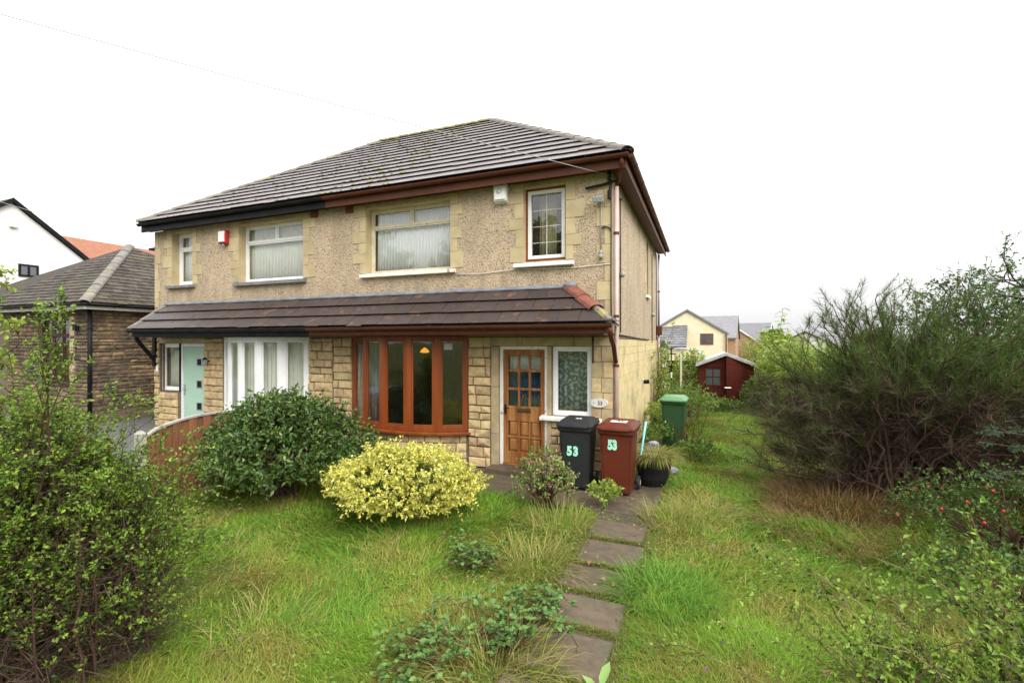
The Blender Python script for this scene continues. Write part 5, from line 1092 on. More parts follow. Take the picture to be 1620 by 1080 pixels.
crumple('rubble_stone', 'grey round stone at the edge of the grass by the black tub', 'stone', (.86, .75, .08), .10, m_grey, 3, (1.2, 1, .7))
crumple('white_bag', 'white bag lying among the weeds behind the green bin', 'bag', (.62, 6.6, .55), .24, m_clear, 4, (1, 1, .8))
m = MB(); m.tube([(.38, -.02, .02), (.46, -.03, .5), (.535, -.04, 1.0)], .017, 8); tag(part('rake_handle', m, m_turq, None, smooth=True), 'turquoise tool handle leaning behind the red-brown bin', 'tool handle')

# ================================================================= GRASS
CAM = np.array([1.372, -7.692])
def in_slab(x, y, mrg):
    r = np.zeros(len(x), bool)
    for a, b, c, d in SLABS: r |= (x > a+mrg) & (x < b-mrg) & (y > c+mrg) & (y < d-mrg)
    return r
def depth(x, y): return (x-CAM[0])*-math.sin(R(YAW))+(y-CAM[1])*math.cos(R(YAW))
def grass(name, n, mat, mask, lr, wr, seed, lean=(.45, 1.25), kind='stuff', dens=1.5, swirl=.55):
    g = np.random.default_rng(seed); x = g.uniform(-5.64, 6.2, n); y = g.uniform(-6.6, 12, n); dp = depth(x, y)
    lat = (x-CAM[0])*math.cos(R(YAW))+(y-CAM[1])*math.sin(R(YAW))
    ok = (dp > 1.2) & (np.abs(lat) < dp*1.3+1.5) & (g.random(n) < np.clip((3.6/np.maximum(dp, 3.0))**dens, .06, 1)) & ~((x < .12) & (y > -.05)) & mask(x, y, g)
    x, y, dp = x[ok], y[ok], dp[ok]; ok = ~in_slab(x, y, .02+.10*noise2(x, y, 4.2)**1.4); x, y, dp = x[ok], y[ok], dp[ok]
    a = noise2(x+31, y, .55)*2*math.pi*1.6+noise2(x, y+17, 1.7)*2.5+g.normal(size=len(x))*swirl; le = g.uniform(*lean, len(x))
    tall = .55+.9*noise2(x+5, y+3, 1.3)**1.3; D = np.stack([np.cos(a)*np.sin(le), np.sin(a)*np.sin(le), np.cos(le)], 1)
    near = 1-.72*np.clip(1-np.minimum.reduce([np.maximum(np.abs(x-.43)-.35, 0), np.full(len(x), 9.)])/.25, 0, 1)*(y < -1.4)   # shorter by the slabs
    tall *= np.where((x > -2.6) & (x < .8) & (y > -1.45), .35, near)
    L = g.uniform(*lr, len(x))*tall; W = g.uniform(*wr, len(x))*np.clip(dp/4, .85, 2.6); P = np.stack([x, y, H(x, y)-.02], 1)
    f = FB(); f.blades(P, D, L, W, g.uniform(.15, .75, len(x))); return tag(put(name, f.mesh(name, mat)), kind=kind)
lawn = lambda x, y, g: ~((x > -2.6) & (x < .8) & (y > -1.45) & (y < .1) & (noise2(x, y, 6) < .62)) & ~((x > .05) & (x < .78) & (y < -1.4) & (g.random(len(x)) < .12)) & (x < 6.15) & (y < 10.5)
grass('grass', 2300000, m_grass, lawn, (.05, .17), (.003, .0065), 11, (.6, 1.5), swirl=1.0)
grass('long_grass', 240000, m_grass2, lambda x, y, g: lawn(x, y, g) & (noise2(x+40, y, .8)+.25*np.exp(-((x-1.2)**2+(y+3.4)**2)/.5)+.2*np.exp(-((x+1.9)**2+(y+1.6)**2)/1.2) > .68), (.16, .34), (.0045, .008), 12, (.7, 1.4), swirl=.7)
grass('straw', 110000, m_straw, lambda x, y, g: lawn(x, y, g) & (noise2(x+11, y+70, 1.1)+.12*g.random(len(x))+.3*np.exp(-((x-1.0)**2+(y+1.6)**2)/.35)+.25*np.exp(-((x+.15)**2+(y+4)**2)/1.) > .67), (.16, .36), (.003, .006), 13, (.8, 1.45), swirl=.8)
def seam_grass():
    g = np.random.default_rng(23); xs, ys = [], []
    for a, b, c, d in SLABS:
        if d > -1.5: continue
        n = 1000; u = g.random(n); bow = .02*np.sin(u*math.pi); xs.append(a+(b-a)*u); ys.append(c-.045+bow*g.uniform(-.2, 1, n)+g.normal(size=n)*.016)
        for s, e in ((a, -1), (b, 1)):
            n = 500; xs.append(s+e*.045+g.normal(size=n)*.022-e*.03*noise2(np.full(n, s), ys[-1][:n], 6)); ys.append(g.uniform(c-.08, d+.05, n))
    x = np.concatenate(xs); y = np.concatenate(ys); n = len(x); a = g.uniform(0, 6.3, n); le = g.uniform(.2, 1.3, n); f = FB()
    f.blades(np.stack([x, y, np.full(n, -.01)], 1), np.stack([np.cos(a)*np.sin(le), np.sin(a)*np.sin(le), np.cos(le)], 1), g.uniform(.025, .085, n), g.uniform(.003, .006, n), g.uniform(.2, .9, n)); tag(put('seam_grass', f.mesh('seam_grass', leafmat('seam_moss_grass', [(.12, .17, .025), (.19, .19, .045), (.15, .12, .04), (.11, .19, .022), (.24, .19, .07)], .7, .25, spec=.15))), kind='stuff')
seam_grass()
def tuft(label, x, y, n, r, L, mat, seed, lean=(.2, 1.35), W=.006, group='tufts of dry grass', bend=(.2, .9), name='grass_tuft'):
    g = np.random.default_rng(seed); a = g.uniform(0, 2*math.pi, n); q = r*np.sqrt(g.random(n)); X, Y_ = x+q*np.cos(a), y+q*np.sin(a); le = g.uniform(*lean, n); a2 = a+g.normal(size=n)*.7
    t = thing(name, label, 'grass tuft', (x, y, float(H(x, y))), group); f = FB(); f.blades(np.stack([X, Y_, H(X, Y_)-.02], 1), np.stack([np.cos(a2)*np.sin(le), np.sin(a2)*np.sin(le), np.cos(le)], 1), g.uniform(*L, n), W, g.uniform(*bend, n)); f.part('blades', mat, t); return t
tuft('tall straw-coloured grass tuft in front of the pink-flowered shrub', -.28, -2.15, 480, .36, (.18, .50), m_straw, 1)
tuft('arching straw tuft at the path edge beside the bramble patch', -.22, -3.2, 420, .34, (.2, .52), m_straw, 2)
tuft('orange-brown dead grass heap under the broom bush', 3.05, .05, 2000, .75, (.25, .6), m_rust, 3, (.4, 1.3), .008)
tuft('dead brown grass spilling from the broom towards the lawn', 2.75, -1.0, 1100, .7, (.2, .45), m_rust, 4, (.7, 1.4), .007)
tuft('pale straw tuft where the path meets the side lawn', 1.0, -1.5, 380, .36, (.22, .45), m_straw, 5, (.3, 1.2))
tuft('lush green grass mound spilling over the path slabs', 1.05, -3.25, 950, .42, (.16, .36), m_grass2, 6, (.5, 1.3), .007)
tuft('straw tuft flopped over the lowest path slabs', .02, -4.75, 800, .4, (.25, .5), m_straw, 7, (.6, 1.4))
tuft('tangled straw tuft at the foot of the arching shrub', -1.85, -4.95, 260, .4, (.15, .38), m_straw, 8, (.5, 1.4))
tuft('bleached straw tuft on the side lawn below the tub', 1.35, -.95, 700, .45, (.2, .42), m_straw, 9, (.7, 1.4))
def lawn_weeds():
    g = np.random.default_rng(19); n = 26000; x = g.uniform(-5.4, 4.5, n); y = g.uniform(-6, 9, n); ok = (noise2(x+3, y+50, 1.5)+.25*noise2(x, y, 5) > .72) & lawn(x, y, g) & ~in_slab(x, y, .06); x, y = x[ok], y[ok]; n = len(x)
    P = np.stack([x, y, H(x, y)+g.uniform(.0, .09, n)], 1); a = g.uniform(0, 6.3, n); f = FB(); f.leaves(P, unit(np.stack([np.cos(a), np.sin(a), g.uniform(-.1, .5, n)], 1)), unit(np.stack([g.normal(size=n)*.4, g.normal(size=n)*.4, np.ones(n)], 1)), g.uniform(.018, .05, n), g.uniform(.012, .024, n), .15, False)
    tag(put('lawn_weeds', f.mesh('lawn_weeds', m_mid)), kind='stuff')
lawn_weeds()
def litter():
    g = np.random.default_rng(9); n = 150; x = g.uniform(-4.6, 2.2, n); y = g.uniform(-5.6, -.5, n); f = FB(); P = np.stack([x, y, H(x, y)+g.uniform(.03, .10, n)], 1); T = unit(np.stack([g.normal(size=n), g.normal(size=n), g.normal(size=n)*.3], 1)); k = g.uniform(.025, .065, n); f.leaves(P, T, unit(np.stack([g.normal(size=n)*.4, g.normal(size=n)*.4, np.ones(n)], 1)), k, k*.7, .2, True)
    tag(put('leaf_litter', f.mesh('leaf_litter', m_fall)), kind='stuff')
litter()

# ================================================================= SHRUBS AND TREES
# big arching shrub close to the camera
def arching(name, label, base, tips_c, tips_r, nmain, seed, nlat=9, leafL=.022, leafW=.012, per=12, flowers=0, zmin=.25, extra=(), spread=.28, inner_k=.5, lower=.75, r0=.010, stemmat=None, dead=26):
    g = np.random.default_rng(seed); b0 = np.array([*base, float(H(*base))]); root = thing(name, label, 'shrub', tuple(b0))
    d = lumpdir(nmain, g, -.35); tips = np.array(tips_c)+d*np.array(tips_r)*(.72+.28*g.random((len(d), 1)))*lumps(d, g, amp=.2)[:, None]; tips[:, 2] = np.maximum(tips[:, 2], zmin*(.4+g.random(len(d))))
    if len(extra): extra = [(x-.34, y, z) if -2.3 < x < -1 else (x, y, z) for x, y, z in extra]
    if len(extra): tips = np.concatenate([tips, np.array(extra)])
    bases = b0+np.stack([g.normal(size=len(tips))*spread, g.normal(size=len(tips))*spread, np.full(len(tips), -.05)], 1); bases[:, :2] = bases[:, :2]*.75+tips[:, :2]*.25
    main = arcs(bases, tips, 9, .55, .025, g); stems = FB(); stems.tubes(main, r0, .002, 5)
    p, dd, _ = offshoot(main, nlat, .06, .98, (25, 70), g); lat = shoots(p, unit(dd+np.array([0, 0, .35])), g.uniform(.14, .36, len(p)), 4, .16, .05, g); stems.tubes(lat, .0032, .0012, 3)
    p, dd, _ = offshoot(lat, 3, .2, .95, (30, 70), g); tw = shoots(p, unit(dd+np.array([0, 0, .25])), g.uniform(.05, .13, len(p)), 2, .2, 0, g); stems.tubes(tw, .0016, .0008, 3)
    thr = lambda q: g.random(len(q)) < np.clip((q[:, -1, 2]-b0[2])/(lower), .10, 1)
    f = FB(); l2 = lat[thr(lat)]; t2 = tw[thr(tw)]; f.leaf_along(l2, per, leafL, leafW, .1, (35, 75), rng=g, upn=.8); f.leaf_along(t2, per//2+2, leafL*.95, leafW, .0, (30, 70), rng=g, upn=.8); f.leaf_along(main[:, 4:], per*4, leafL, leafW, .1, (35, 75), rng=g); f.part('foliage', m_esc, root)
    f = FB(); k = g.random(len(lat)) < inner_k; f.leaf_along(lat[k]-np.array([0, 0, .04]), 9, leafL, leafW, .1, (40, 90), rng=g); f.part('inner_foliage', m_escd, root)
    # dead twiggy tangle low down inside
    n = nmain*14; P, T, _ = offshoot(main, dead, .0, .6, (40, 100), g); ds = shoots(P, T, g.uniform(.12, .35, len(P)), 3, .35, 0, g); ds[:, :, 2] = np.maximum(ds[:, :, 2], b0[2]+.02); q = FB(); q.tubes(ds, .0028, .0012, 3); q.part('dead_twigs', m_twig, root)
    stems.part('stems', stemmat or m_barkr, root, True)
    if flowers:
        k = g.choice(len(tw), flowers, replace=False); P = np.repeat(tw[k, -1], 5, 0); T = unit(g.normal(size=P.shape)+np.array([0, 0, .6])); f = FB(); f.leaves(P, T, unit(g.normal(size=P.shape)), .014, .010, .2, True); f.part('blossom', m_pinkw, root)
    return root
SH = (-2.8, -5.85)
arching('arching_shrub', 'tall arching small-leaved shrub with long fresh green shoots filling the near corner of the lawn', SH, (-3.22, -5.8, .90), (.80, .8, 1.0), 235, 21, 14, .025, .0145, flowers=5, zmin=.08, lower=1.0, inner_k=.9, dead=42,
        extra=[(-2.40, -5.98, 2.42), (-2.41, -5.96, 2.20), (-2.62, -6.0, 2.15), (-2.75, -6.0, 2.1), (-2.15, -5.35, 1.72), (-2.05, -5.3, 1.45), (-1.95, -5.2, 1.32), (-2.2, -5.4, 1.95), (-3.1, -6.0, 2.2), (-2.05, -5.25, .95), (-2.0, -5.1, 1.25), (-1.95, -5.05, 1.05), (-2.05, -5.0, 1.4), (-1.85, -5.2, 1.15), (-2.0, -5.3, .5), (-1.95, -5.4, .35), (-2.1, -5.2, .65), (-1.9, -5.35, .8), (-2.05, -5.5, .2), (-1.85, -5.5, .25), (-2.2, -5.1, .45), (-2.3, -5.0, .7), (-1.95, -5.45, .6), (-2.0, -5.55, .4), (-2.15, -5.35, .3), (-2.2, -5.6, .2)])
arching('clipped_shrub', 'low straggly small-leaved hedge shrub with pink blossom at the near edge of the side lawn', (2.75, -4.95), (2.85, -4.9, .60), (.85, .55, .54), 88, 22, 9, .024, .014, flowers=6, zmin=.15, lower=.35, r0=.0055, stemmat=m_wand, spread=.4,
        extra=[(1.66, -4.95, 1.22), (1.55, -5.0, 1.02), (1.75, -4.8, 1.12), (1.9, -4.85, 1.0), (2.2, -4.85, 1.2), (2.36, -4.9, 1.28), (2.52, -4.86, 1.27), (1.38, -5.1, .85), (1.25, -5.1, .7)])
def broadleaf(label, c, tip, seed):
    g = np.random.default_rng(seed); b = np.array([c[0], c[1], float(H(*c))]); t = thing('evergreen_seedling', label, 'seedling', tuple(b), 'broad-leaved seedlings near the camera'); T_ = np.array(tip); st = arcs(b[None], T_[None], 6, .6, .01, g); f = FB(); f.tubes(st, .008, .004, 5); f.part('stem', m_gstem, t, True)
    n = 9; P, T = sample(st, np.linspace(.55, 1, n)[None]); P = P[0]; T = T[0]; a = np.arange(n)*2.4+seed; D = unit(np.stack([np.cos(a), np.sin(a), .75+.25*g.random(n)], 1)); 
    f = FB(); f.leaves(P, D, unit(np.stack([-np.cos(a)*.7, -np.sin(a)*.7, np.ones(n)], 1)), g.uniform(.06, .10, n), .036, .18, True, .2); f.part('leaves', m_rhodo, t)
broadleaf('broad pale-leaved seedling poking up just below the path slabs', (1.02, -5.8), (1.02, -5.98, 1.0), 1)
broadleaf('broad pale-leaved seedling in front of the straggly hedge shrub', (1.78, -5.6), (1.82, -5.76, 1.0), 2)
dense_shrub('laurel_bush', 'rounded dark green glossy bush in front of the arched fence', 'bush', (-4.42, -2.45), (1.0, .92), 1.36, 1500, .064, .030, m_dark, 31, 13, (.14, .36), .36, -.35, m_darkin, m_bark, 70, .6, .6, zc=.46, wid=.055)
dense_shrub('golden_euonymus', 'bright yellow variegated low bush on the lawn below the brown bow window', 'bush', (-2.30, -2.42), (.93, .70), .73, 1750, .034, .023, m_yel, 39, 18, (.08, .24), .62, -.45, m_yelin, m_bark, 50, .45, .72, zc=.46, wid=.035)
# pink-flowered shrub beside the bins
def flowering():
    g = np.random.default_rng(33); r = dense_shrub('flowering_shrub', 'small open shrub with dusky pink flower heads in front of the dark bin', 'shrub', (-.62, -1.55), (.36, .32), .70, 230, .042, .026, leafmat('mottled_leaf', [(.12, .24, .05), (.20, .30, .07), (.28, .30, .09), (.20, .12, .06)], .45, .25), 33, 10, (.10, .2), .25, -.3, None, m_barkr, 60, .8, .4, zc=.55)
    n = 34; d = lumpdir(n, g, .1); P = np.array([-.62, -1.55, .38])+d*np.array([.34, .31, .36])*g.uniform(.8, 1.08, (len(d), 1)); Q = np.repeat(P, 16, 0)+g.normal(size=(len(P)*16, 3))*np.array([.022, .022, .014]); f = FB(); f.leaves(Q, unit(g.normal(size=Q.shape)+np.array([0, 0, 1])), unit(g.normal(size=Q.shape)), .014, .011, .2, True); f.part('flower_heads', m_pink, r)
flowering()
dense_shrub('weed_clump', 'fresh green leafy weed between the two front bins', 'weed', (.10, -1.22), (.2, .17), .30, 60, .05, .026, m_light, 34, 9, (.06, .12), .2, -.1, None, m_gstem, 20, .7, .3)
def bramble(label, x, y, r, n, seed, h=.25):
    g = np.random.default_rng(seed); z = float(H(x, y)); t = thing('bramble_patch', label, 'bramble', (x, y, z), 'brambles in the lawn'); a = g.uniform(0, 2*math.pi, n); tip = np.stack([x+r*g.uniform(.4, 1.1, n)*np.cos(a), y+r*g.uniform(.4, 1.1, n)*np.sin(a), z+g.uniform(.03, h, n)], 1); b = np.stack([x+g.normal(size=n)*r*.3, y+g.normal(size=n)*r*.3, np.full(n, z)], 1)
    st = arcs(b, tip, 6, .9, .03, g); f = FB(); f.tubes(st, .004, .002, 4); f.part('stems', m_barkr, t, True)
    P, T, _ = offshoot(st, 6, .15, 1, (50, 90), g); T[:, 2] = np.abs(T[:, 2])*.5; Q = np.repeat(P+np.array([0, 0, .03]), 3, 0); T3 = np.repeat(unit(T), 3, 0); rot = np.tile([-1., 0, 1.], len(P))[:, None]; S = np.cross(T3, np.array([0, 0, 1.])); T3 = unit(T3+S*rot*1.1)
    f = FB(); f.leaves(Q, T3, unit(g.normal(size=Q.shape)*.35+np.array([0, 0, 1.])), g.uniform(.028, .055, len(Q)), .030, .12, True); f.part('leaves', m_bram, t)
bramble('bramble patch along the lowest slabs of the path', -.02, -4.35, .50, 46, 41)
bramble('bramble patch on the lawn beyond the straw tufts', -.80, -3.35, .42, 30, 42)
bramble('small bramble runner creeping onto the middle path slab', .12, -3.9, .3, 14, 43, .15)
bramble('bramble patch at the near edge of the lawn', -.45, -4.9, .5, 34, 44)
# broom and the plants along the right boundary
def broom():
    g = np.random.default_rng(51); c = np.array([3.9, .55, 0]); root = thing('broom_bush', 'large whippy broom bush with bare brown stems beside the side lawn', 'bush', tuple(c))
    n = 175; d = lumpdir(n, g, -.35); tips = c+np.array([.1, 0, 1.55])+d*np.array([1.62, 1.25, 1.42])*g.uniform(.45, 1.12, (len(d), 1))*lumps(d, g, 16, .45, .06)[:, None]; tips = np.concatenate([tips, c+np.array([[-.25, 0, 2.95], [-.12, .1, 3.0], [-.4, 0, 2.8], [-.6, 0, 2.65], [0, .1, 2.75], [-.75, 0, 2.4], [.3, 0, 2.4], [.9, .2, 2.3], [-1.5, -.1, .95], [-1.45, .2, 1.2], [-1.3, 0, .7], [1.5, 0, 2.3], [1.3, -.2, 2.5], [1.7, .1, 2.4], [.6, 0, 2.6], [-.2, 0, 2.7], [-.5, .1, 2.6], [-.9, 0, 2.35]])])
    k = 26; tips = np.concatenate([tips, c+np.stack([g.uniform(-1.85, -1.0, k), g.uniform(-.7, 1.0, k), g.uniform(.25, 1.6, k)], 1), c+np.stack([g.uniform(.8, 1.9, k), g.uniform(-.6, .8, k), g.uniform(.4, 2.2, k)], 1)]); tips[:, 2] = np.maximum(tips[:, 2], .30); b = c+np.stack([g.normal(size=len(tips))*.22, g.normal(size=len(tips))*.22, np.full(len(tips), -.05)], 1); main = arcs(b, tips, 8, .35, .05, g)
    f = FB(); f.tubes(main, .022, .005, 5); p, dd, t = offshoot(main, 9, .25, 1., (20, 55), g); lat = shoots(p, unit(dd+np.array([0, 0, .3])), g.uniform(.25, .6, len(p)), 4, .18, .06, g); f.tubes(lat, .005, .002, 3); f.part('stems', m_bark, root, True)
    # green whips crowded on the outer growth
    far = np.linalg.norm((lat[:, -1]-c-np.array([0, 0, 1.2]))/np.array([1.45, 1.3, 1.35]), axis=1); z = lat[:, -1, 2]; side = lat[:, -1, 0] < c[0]-.6
    gr = lat[((z > 1.6) | (side & (z > .45)) | (z > 1.2) & (g.random(len(z)) < .5)) & (far > .45)]
    P, T, _ = offshoot(gr, 60, .0, 1, (12, 60), g); T = unit(T+np.array([0, 0, .2])); f = FB(); f.blades(P, T, g.uniform(.05, .20, len(P)), .0040, g.uniform(-.2, .35, len(P)), face=unit(np.cross(T, g.normal(size=T.shape)))); f.part('whips', m_broom, root)
    br = lat[(z < 1.75)]; P, T, _ = offshoot(br, 40, .0, 1, (20, 80), g); f = FB(); f.blades(P, T, g.uniform(.10, .32, len(P)), .005, g.uniform(-.1, .3, len(P)), face=unit(np.cross(T, g.normal(size=T.shape)))); f.part('dead_twigs', m_twig, root)
broom()
def tree(name, label, base, top, crown_c, crown_r, nl, leafL, leafW, mat, seed, limbs=9, rt=.09, per=12, bark=m_barkd, group=None, nsub=7, fill=.35):
    g = np.random.default_rng(seed); b = np.array([*base, 0.]); root = thing(name, label, 'tree', tuple(b), group); tr = arcs(np.array([[*base, -.1]]), np.array([top]), 8, .2, .03, g); f = FB(); f.tubes(tr, rt, rt*.35, 8)
    d = lumpdir(limbs, g, -.3); P, T = sample(np.repeat(tr, len(d), 0), g.uniform(.35, 1, (len(d), 1))); tips = np.array(crown_c)+d*np.array(crown_r)*g.uniform(.7, 1, (len(d), 1)); lb = arcs(P[:, 0], tips, 7, .3, .06, g); f.tubes(lb, rt*.42, rt*.08, 5)
    p, dd, _ = offshoot(lb, nsub, .2, 1, (25, 65), g); L = np.mean(crown_r)*.42; sb = shoots(p, dd+np.array([0, 0, .15]), g.uniform(L*.5, L, len(p)), 5, .22, .02, g); f.tubes(sb, rt*.13, rt*.03, 4)
    p, dd, _ = offshoot(sb, nsub, .15, 1, (25, 70), g); tw = shoots(p, dd, g.uniform(L*.25, L*.55, len(p)), 3, .25, 0, g); f.tubes(tw, rt*.045, rt*.015, 3); f.part('trunk', bark, root, True)
    k = g.choice(len(tw), min(len(tw), nl), replace=False); f = FB(); f.leaf_along(tw[k], per, leafL, leafW, .0, (30, 80), rng=g); f.part('crown', mat, root); return root
tree('fruit_tree', 'dark-limbed small tree reaching over the boundary fence behind the broom', (7.6, 2.9), (6.9, 2.8, 2.7), (6.3, 2.75, 2.75), (1.9, 1.3, .9), 1300, .045, .026, m_hedge, 52, 13, .10, 9)
tree('thorn_tree', 'bushy hedgerow tree standing behind the broom by the fence', (5.5, 2.4), (5.5, 2.4, 2.2), (5.5, 2.35, 2.35), (1.6, 1.3, 1.15), 2300, .042, .024, m_hedge, 53, 20, .07, 9)
dense_shrub('holly_shrub', 'shadowy dark green shrub filling the gap under the fruit tree', 'shrub', (5.55, .7), (.95, .9), 2.35, 1300, .05, .028, m_hedge, 54, 10, (.14, .26), .25, -.35, m_dark, m_barkd, 40, .4, .5)
def rose():
    g = np.random.default_rng(55); r = dense_shrub('wild_rose', 'sprawling wild rose with scattered red hips in front of the broom', 'shrub', (4.35, -1.05), (1.0, .75), .68, 480, .036, .021, m_hedge, 55, 9, (.12, .28), .3, -.2, None, m_barkr, 60, .6, .3, zc=.4)
    n = 26; d = lumpdir(n, g, .0); P = np.array([4.3, -1.1, .28])+d*np.array([.95, .72, .42]); m = MB()
    for p in P: m.ball(tuple(p), .017, 8, 6, (1, 1, 1.25))
    o = part('rose_hips', m, m_hipred, r, smooth=True); o['kind'] = 'stuff'
rose()
dense_shrub('low_rose', 'low leafy rose shrub between the straggly hedge shrub and the wild rose', 'shrub', (3.7, -2.6), (.8, .6), .5, 320, .036, .022, m_hedge, 56, 9, (.10, .2), .3, -.1, None, m_barkr, 40, .6, .3, zc=.4)
def conifer():
    g = np.random.default_rng(57); c = np.array([4.35, -2.35, 0.]); root = thing('conifer_sapling', 'conifer sapling with one blue-green bough reaching across the boundary shrubs', 'conifer', tuple(c)); tr = arcs(c[None], (c+np.array([.05, 0, 2.3]))[None], 6, .2, .01, g); f = FB(); f.tubes(tr, .035, .008, 6)
    n = 26; P, T = sample(np.repeat(tr, n, 0), np.linspace(.35, .98, n)[:, None]); a = np.arange(n)*2.4; L = np.linspace(.75, .15, n); D = np.stack([np.cos(a), np.sin(a), np.full(n, .12)], 1); bo = shoots(P[:, 0], D, L, 5, .06, -.02, g)
    P2 = np.array([[c[0], c[1], 1.35], [c[0], c[1], 1.25], [c[0], c[1], 1.5]]); bo2 = shoots(P2, np.array([[-.9, -.25, .35], [-.8, .1, .25], [-.7, -.55, .15]]), np.array([.85, .7, .6]), 5, .05, -.02, g); bo = np.concatenate([bo, bo2]); f.tubes(bo, .008, .003, 4)
    p, dd, _ = offshoot(bo, 12, .15, 1, (35, 60), g); dd[:, 2] *= .3; sb = shoots(p, dd, g.uniform(.08, .22, len(p)), 3, .1, 0, g); f.tubes(sb, .003, .0015, 3); f.part('trunk', m_bark, root, True)
    q = FB(); P, T, _ = offshoot(np.concatenate([sb]), 34, 0, 1, (35, 65), g); q.leaves(P, T, unit(g.normal(size=T.shape)), .024, .0038, .1); P, T, _ = offshoot(bo, 60, 0, 1, (35, 65), g); q.leaves(P, T, unit(g.normal(size=T.shape)), .024, .0038, .1); q.part('needles', m_conif, root)
conifer()
# light green mass of shrubs at the far end of the side lawn
for k, (x, y, r, h, mt, l) in enumerate([(4.0, 9.1, 1.1, 1.95, m_light, 'yellow-green shrub crowding the red shed'), (4.5, 6.9, 1.2, 2.0, m_light, 'pale green leafy shrub halfway along the boundary'), (5.0, 4.6, 1.1, 2.1, m_mid, 'mid green shrub between the pale shrubs and the broom'), (3.15, 9.3, .45, .9, m_mid, 'low green shrub against the outer shed corner'), (4.0, 12.4, 1.3, 2.5, m_light, 'tall pale shrub behind the shed')]):
    dense_shrub('hedgerow_shrub', l, 'shrub', (x, y), (r, r), h, 700, .075, .042, mt, 60+k, 9, (.18, .36), .3, -.35, m_mid, m_bark, 40, .5, .5, wid=.08, group='hedgerow shrubs')
def buddleia(label, x, y, h, seed):
    g = np.random.default_rng(seed); t = thing('tall_weed', label, 'tall plant', (x, y, 0)); st = arcs(np.array([[x, y, 0.]]), np.array([[x+.05, y, h]]), 8, .1, .03, g); f = FB(); f.tubes(st, .02, .006, 5); n = 44; P, T = sample(st, np.linspace(.35, 1, n)[None]); P = P[0]; a = np.arange(n)*1.9; D = unit(np.stack([np.cos(a), np.sin(a), g.uniform(-.2, .5, n)], 1)); f.part('stem', m_gstem, t, True); f = FB(); f.leaves(P, D, unit(g.normal(size=P.shape)*.3+np.array([0, 0, 1.])), g.uniform(.16, .30, n), .09, .12, True, .3); f.part('leaves', m_light, t)
buddleia('tall single-stemmed plant with whorled leaves rising above the hedgerow', 3.44, 8.25, 3.2, 71)
buddleia('shorter upright plant with pale leaves by the hedgerow', 3.1, 9.4, 2.7, 72)
dense_shrub('lime_shrub', 'lime green shrub behind the black garden pole', 'shrub', (.95, 10.4), (.62, .6), 1.75, 420, .06, .034, m_light, 73, 9, (.14, .26), .25, -.3, m_mid, m_bark, 25)
dense_shrub('nettle_clump', 'tangled green weeds behind the green bin', 'weed', (.85, 5.9), (.75, .9), 1.0, 520, .055, .03, m_mid, 74, 8, (.14, .28), .3, -.2, None, m_gstem, 40, .7, .3)
dense_shrub('dead_weeds', 'brown dying weeds in front of the garden pole', 'weed', (.95, 7.5), (.6, .8), .6, 320, .05, .022, leafmat('browning_leaf', [(.22, .20, .06), (.28, .18, .08), (.20, .25, .06), (.16, .09, .05)], .7, .2), 75, 8, (.14, .28), .3, -.2, None, m_bark, 40, .7, .3)
dense_shrub('undergrowth_clump', 'rough green undergrowth along the front of the shed', 'weed', (1.75, 8.75), (.95, .5), .26, 300, .055, .03, m_mid, 76, 8, (.12, .25), .3, -.1, None, m_bark, 30, .7, .3)
def climber():
    g = np.random.default_rng(77); t = thing('climbing_plant', 'climbing plant scrambling up the rear corner of the side wall', 'climber', (.15, 6.2, 0)); n = 46; b = np.stack([g.uniform(.05, .25, n), g.uniform(5.6, 7.6, n), np.zeros(n)], 1); tip = b+np.stack([g.uniform(-.02, .22, n), g.normal(size=n)*.35, g.uniform(.9, 2.35, n)], 1); tip[:, 0] = np.maximum(tip[:, 0], .05); tip = np.concatenate([tip, [[.5, 7.8, 2.75], [.45, 7.9, 2.6], [.3, 7.5, 2.7]]]); b = np.concatenate([b, [[.15, 7.5, 0], [.15, 7.6, 0], [.15, 7.3, 0]]])
    st = arcs(b, tip, 7, .2, .03, g); st[:, :, 0] = np.maximum(st[:, :, 0], .035); f = FB(); f.tubes(st, .008, .003, 4); p, d, _ = offshoot(st, 7, .1, 1, (40, 80), g); d[:, 0] = np.abs(d[:, 0]); lt = shoots(p, d, g.uniform(.1, .25, len(p)), 3, .2, 0, g); f.tubes(lt, .003, .001, 3); f.part('stems', m_bark, t, True); f = FB(); f.leaf_along(lt, 8, .06, .036, .1, (30, 80), wide=False, rng=g); f.part('foliage', m_light, t)
climber()
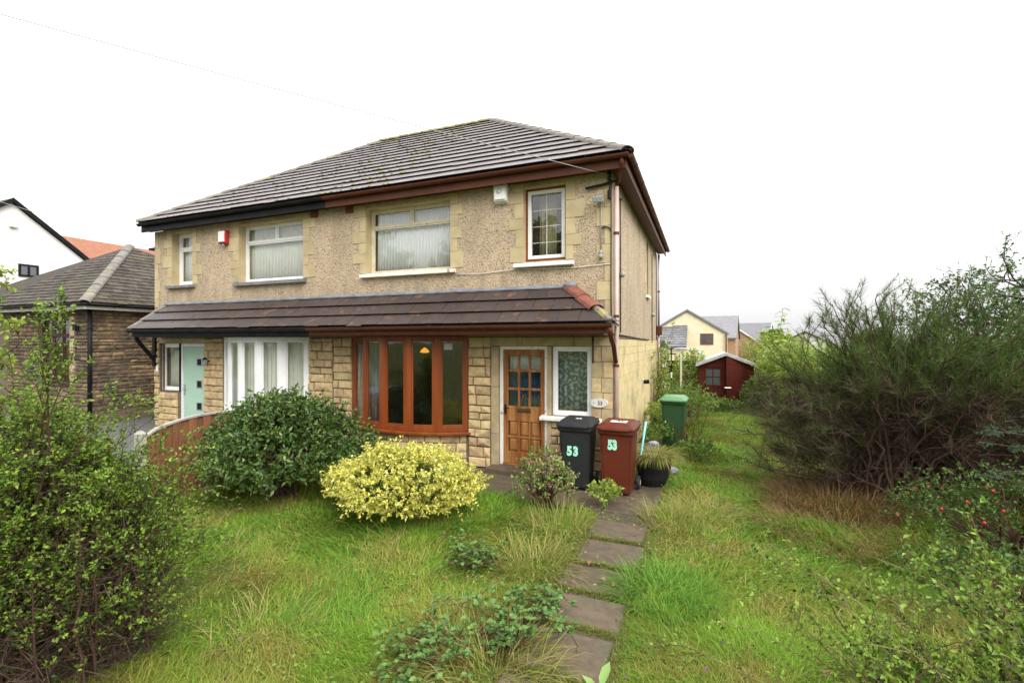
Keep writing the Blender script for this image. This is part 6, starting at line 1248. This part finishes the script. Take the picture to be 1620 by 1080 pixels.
def dock(label, x, y, h, seed):
    g = np.random.default_rng(seed); z = float(H(x, y)); t = thing('dock_plant', label, 'dock', (x, y, z), 'rusty dock stems'); n = 5; b = np.stack([x+g.normal(size=n)*.06, y+g.normal(size=n)*.06, np.full(n, z)], 1); st = arcs(b, b+np.stack([g.normal(size=n)*.12, g.normal(size=n)*.12, h*g.uniform(.7, 1, n)], 1), 6, .2, .01, g); f = FB(); f.tubes(st, .006, .003, 4); f.part('stems', m_barkr, t, True); P, T, _ = offshoot(st, 110, .35, 1, (20, 60), g); f = FB(); f.leaves(P, T, unit(g.normal(size=P.shape)), .022, .016, .2); f.part('seed_heads', m_rust, t)
dock('rusty dock stem just in front of the green bin', .92, 2.4, .75, 81); dock('tall rusty dock stem at the outer side of the green bin', 1.18, 3.2, 1.0, 82); dock('rusty dock stem on the grass nearest the black tub', 1.2, 2.0, .6, 83)
dense_shrub('wall_weed', 'low pale weed at the foot of the side wall beyond the refuse sack', 'weed', (.42, 3.0), (.3, .5), .42, 120, .05, .028, m_mid, 85, 8, (.1, .2), .2, 0, None, m_gstem, 20, .7, .3)
dense_shrub('wall_weed', 'bushy green weed at the side wall under the cylinder lamp', 'weed', (.40, 4.4), (.32, .5), .7, 170, .05, .028, m_light, 86, 8, (.1, .2), .2, 0, None, m_gstem, 20, .7, .3)
dense_shrub('lawn_weed', 'dark leafy weed clump on the side lawn beyond the tub', 'weed', (1.25, 1.9), (.32, .3), .35, 90, .06, .03, m_mid, 84, 8, (.08, .16), .2, 0, None, m_gstem, 20, .7, .3)
for k, (x, y, r, h) in enumerate([(8.3, 50, 1.5, 3.5), (15, 44, 2.4, 3.0)]):
    tree('distant_tree', ('round green tree standing between the far roofs', 'broad green tree far along the boundary')[k], (x, y), (x, y, h*.6), (x, y, h*.62), (r, r, h*.38), 700, .30, .2, m_mid, 90+k, 10, .14, 8, group='trees beyond the far gardens')
tree('leafy_sapling', 'yellow-green sapling at the very edge, in front of the bungalow bay', (-5.95, -5.2), (-5.9, -5.2, 2.3), (-5.9, -5.25, 2.3), (.75, .6, .75), 260, .05, .03, m_light, 95, 10, .04, 8)
tree('street_tree', 'broad street tree across the road, mirrored in the upper windows', (-12, -24), (-12, -24, 6), (-12, -24, 8.2), (5.2, 4.6, 3.8), 1500, .45, .28, m_mid, 96, 18, .3, 9, group='trees across the road')
tree('street_tree', 'second street tree across the road, mirrored in the bow window', (-20, -19), (-20, -19, 5), (-20, -19, 6.2), (4.2, 4., 3.4), 1200, .42, .26, m_mid, 97, 16, .26, 9, group='trees across the road')
